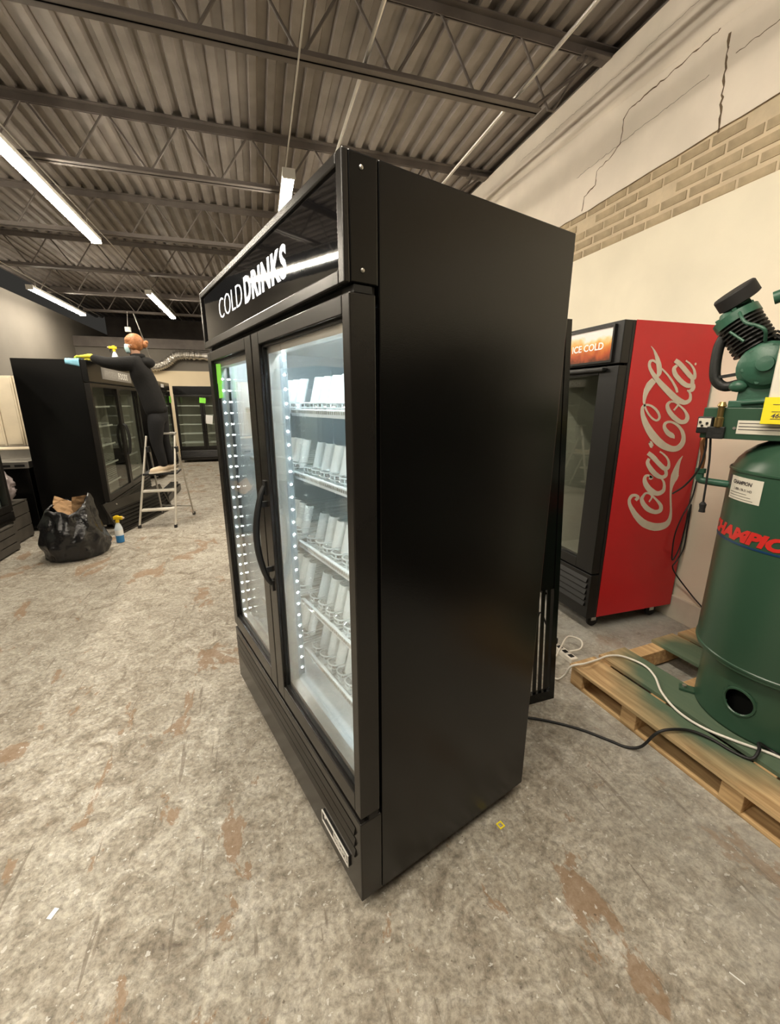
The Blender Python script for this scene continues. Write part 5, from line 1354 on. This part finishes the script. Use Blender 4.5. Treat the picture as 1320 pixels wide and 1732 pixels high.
sd = bg_.modifiers.new('thick', 'SOLIDIFY'); sd.thickness = .002
tag(bg_, 'open shiny black bin bag full of cardboard on the floor', 'bin bag')
rc = random.Random(4)
for k, (x, y, z, w, h, rx, ry, rz, lab) in enumerate(((-1.92, 4.84, .46, .24, .16, 20, 55, 10, 'torn brown cardboard flap lying flat in the bin bag'), (-1.83, 4.93, .53, .16, .14, 10, 100, -30, 'brown cardboard piece sticking up in the bin bag'), (-1.97, 4.96, .52, .22, .10, 60, 30, 40, 'tan cardboard strip at the back of the bin bag'))):
    c = MB(); vs = []
    for zz_ in (-.002, .002):
        for i in range(6):
            for j in range(5):
                u, v = i / 5 - .5, j / 4 - .5
                vs.append((u * w, v * h + .01 * rc.uniform(-1, 1), zz_ + .03 * u * u + .012 * noise.noise((u * 5 + k, v * 5, 0))))
    fs = [(b + i * 5 + j, b + i * 5 + j + 1, b + i * 5 + j + 6, b + i * 5 + j + 5) for b in (0, 30) for i in range(5) for j in range(4)]
    c.add(vs, fs)
    o = c.build('cardboard_piece', 'card'); o.location = (x, y, z); o.rotation_euler = (R(rx), R(ry), R(rz))
    tag(o, lab, 'cardboard', 'cardboard in the bin bag')

# ------------------------------------------------------------------ things stacked at the far left
pt = thing('prep_counter', 'low black counter with steel top left of the freezer', 'counter', (-3.02, 5.95, 0))
MB().box(-.36, .36, 0.02, .60, .04, .78).build('counter_body', 'black', pt, bevel=0.004)
MB().box(-.38, .38, -.01, .62, .78, .86).build('counter_top', 'steel', pt, bevel=0.006)
MB().box(-.38, .38, .32, .62, .86, .97).build('raised_rail', 'steel', pt, bevel=0.004)
MB().box(-.38, .38, .315, .62, .97, .985).build('rail_lid', 'panel_beige', pt, bevel=0.004)
for k in range(5):
    MB().box(-.32 + k * .14, -.22 + k * .14, -.012, -.009, .80, .825).build('counter_slot', 'black_plastic', pt)
for k in range(4):
    x = -3.36 + k * .20
    o = MB().box(x, x + .19, 6.72, 6.75, 0.98, 1.86).box(x + .02, x + .17, 6.714, 6.722, 1.0, 1.84).build('wall_board', 'panel_beige', bevel=0.003)
    tag(o, 'tall beige board standing behind the black counter, %s' % ['leftmost', 'second from the left', 'third from the left', 'nearest the freezer'][k], 'board', 'beige boards')
bkt = tag(MB().box(-3.42, -2.56, 6.70, 6.80, 0.0, .98).build('board_plinth', 'black_plastic', bevel=0.003), 'dark box carrying the beige boards behind the counter', 'box')
fb = MB(); vs = []; NA, NR = 26, 16
for i in range(NR + 1):
    f = i / NR
    for k in range(NA):
        a = 2 * PI * k / NA
        r = .115 * math.sin(PI * min(.97, f * .92 + .06)) ** .7 * (1 - .35 * f)
        q = Vector((math.cos(a) * 3, math.sin(a) * 3, f * 8))
        r *= 1 + .45 * noise.noise(q) + .25 * abs(noise.noise(q * 2.3))
        vs.append((r * math.cos(a) * .9, r * math.sin(a) * .8, .01 + .36 * f + .02 * noise.noise(q * 1.4)))
fb.add(vs, [(i * NA + k, i * NA + (k + 1) % NA, (i + 1) * NA + (k + 1) % NA, (i + 1) * NA + k) for i in range(NR) for k in range(NA)] + [tuple(range(NA))[::-1], tuple(NR * NA + k for k in range(NA))])
o = fb.build('plastic_wrap', 'film', smooth='all'); o.location = (-2.76, 5.60, .452)
tag(o, 'crumpled clear plastic wrap on the crates left of the freezer', 'plastic wrap')
def crate(loc, rz, w, d, h, lab):
    t = thing('crate', lab, 'crate', loc, rz, 'dark crates under the left cooler')
    for k in range(3):
        z = .02 + k * (h - .03) / 3
        zz_ = z + (h - .03) / 3 - .012
        MB().box(-w / 2, w / 2, -d / 2, -d / 2 + .015, z, zz_).build('slat', 'ply', t)
        MB().box(-w / 2, w / 2, d / 2 - .015, d / 2, z, zz_).build('slat', 'ply', t)
        MB().box(w / 2 - .015, w / 2, -d / 2 + .015, d / 2 - .015, z, zz_).build('slat', 'ply', t)
        MB().box(-w / 2, -w / 2 + .015, -d / 2 + .015, d / 2 - .015, z, zz_).build('slat', 'ply', t)
    for sx in (-1, 1):
        for sy in (-1, 1):
            MB().box(sx * (w / 2 - .016) - .014, sx * (w / 2 - .016) + .014, sy * (d / 2 - .03) - .014, sy * (d / 2 - .03) + .014, 0, h).build('corner_post', 'ply', t)
    MB().box(-w / 2, w / 2, -d / 2, d / 2, h - .012, h).build('crate_lid', 'ply', t)
crate((-2.86, 5.02, 0), 0, .60, .44, .29, 'dark slatted crate on the floor nearest the bin bag')
crate((-2.84, 4.56, 0), 0, .50, .40, .29, 'dark slatted crate cut by the left edge of the photo')
crate((-2.88, 5.60, 0), 0, .44, .36, .45, 'taller dark crate under the plastic wrap')

# ------------------------------------------------------------------ litter on the floor
def scrap(loc, w, d, rz, m, lab):
    o = MB().box(-w / 2, w / 2, -d / 2, d / 2, 0, .003).build('floor_scrap', m, bevel=0.0008); o.location = loc; o.rotation_euler = (0, 0, rz)
    tag(o, lab, 'scrap', 'scraps on the floor')
scrap((-0.725, 1.202, 0), .016, .030, R(-25), 'paper', 'white chip lying on the floor at lower left')
scrap((0.797, 0.775, 0), .005, .016, R(20), 'paper', 'tiny pale chip on the floor below the cooler side')
scrap((1.143, 0.474, 0), .003, .035, R(25), 'paper', 'thin pale splinter on the floor at lower right')
o = MB().frame(-.012, .012, -.012, .012, .004, .004, .004, .004, -.001, .002).build('floor_scrap', 'yellow'); o.location = (0.752, 1.044, 0.0015); o.rotation_euler = (R(90), 0, R(15))
tag(o, 'small yellow square ring on the floor by the cooler side', 'scrap', 'scraps on the floor')
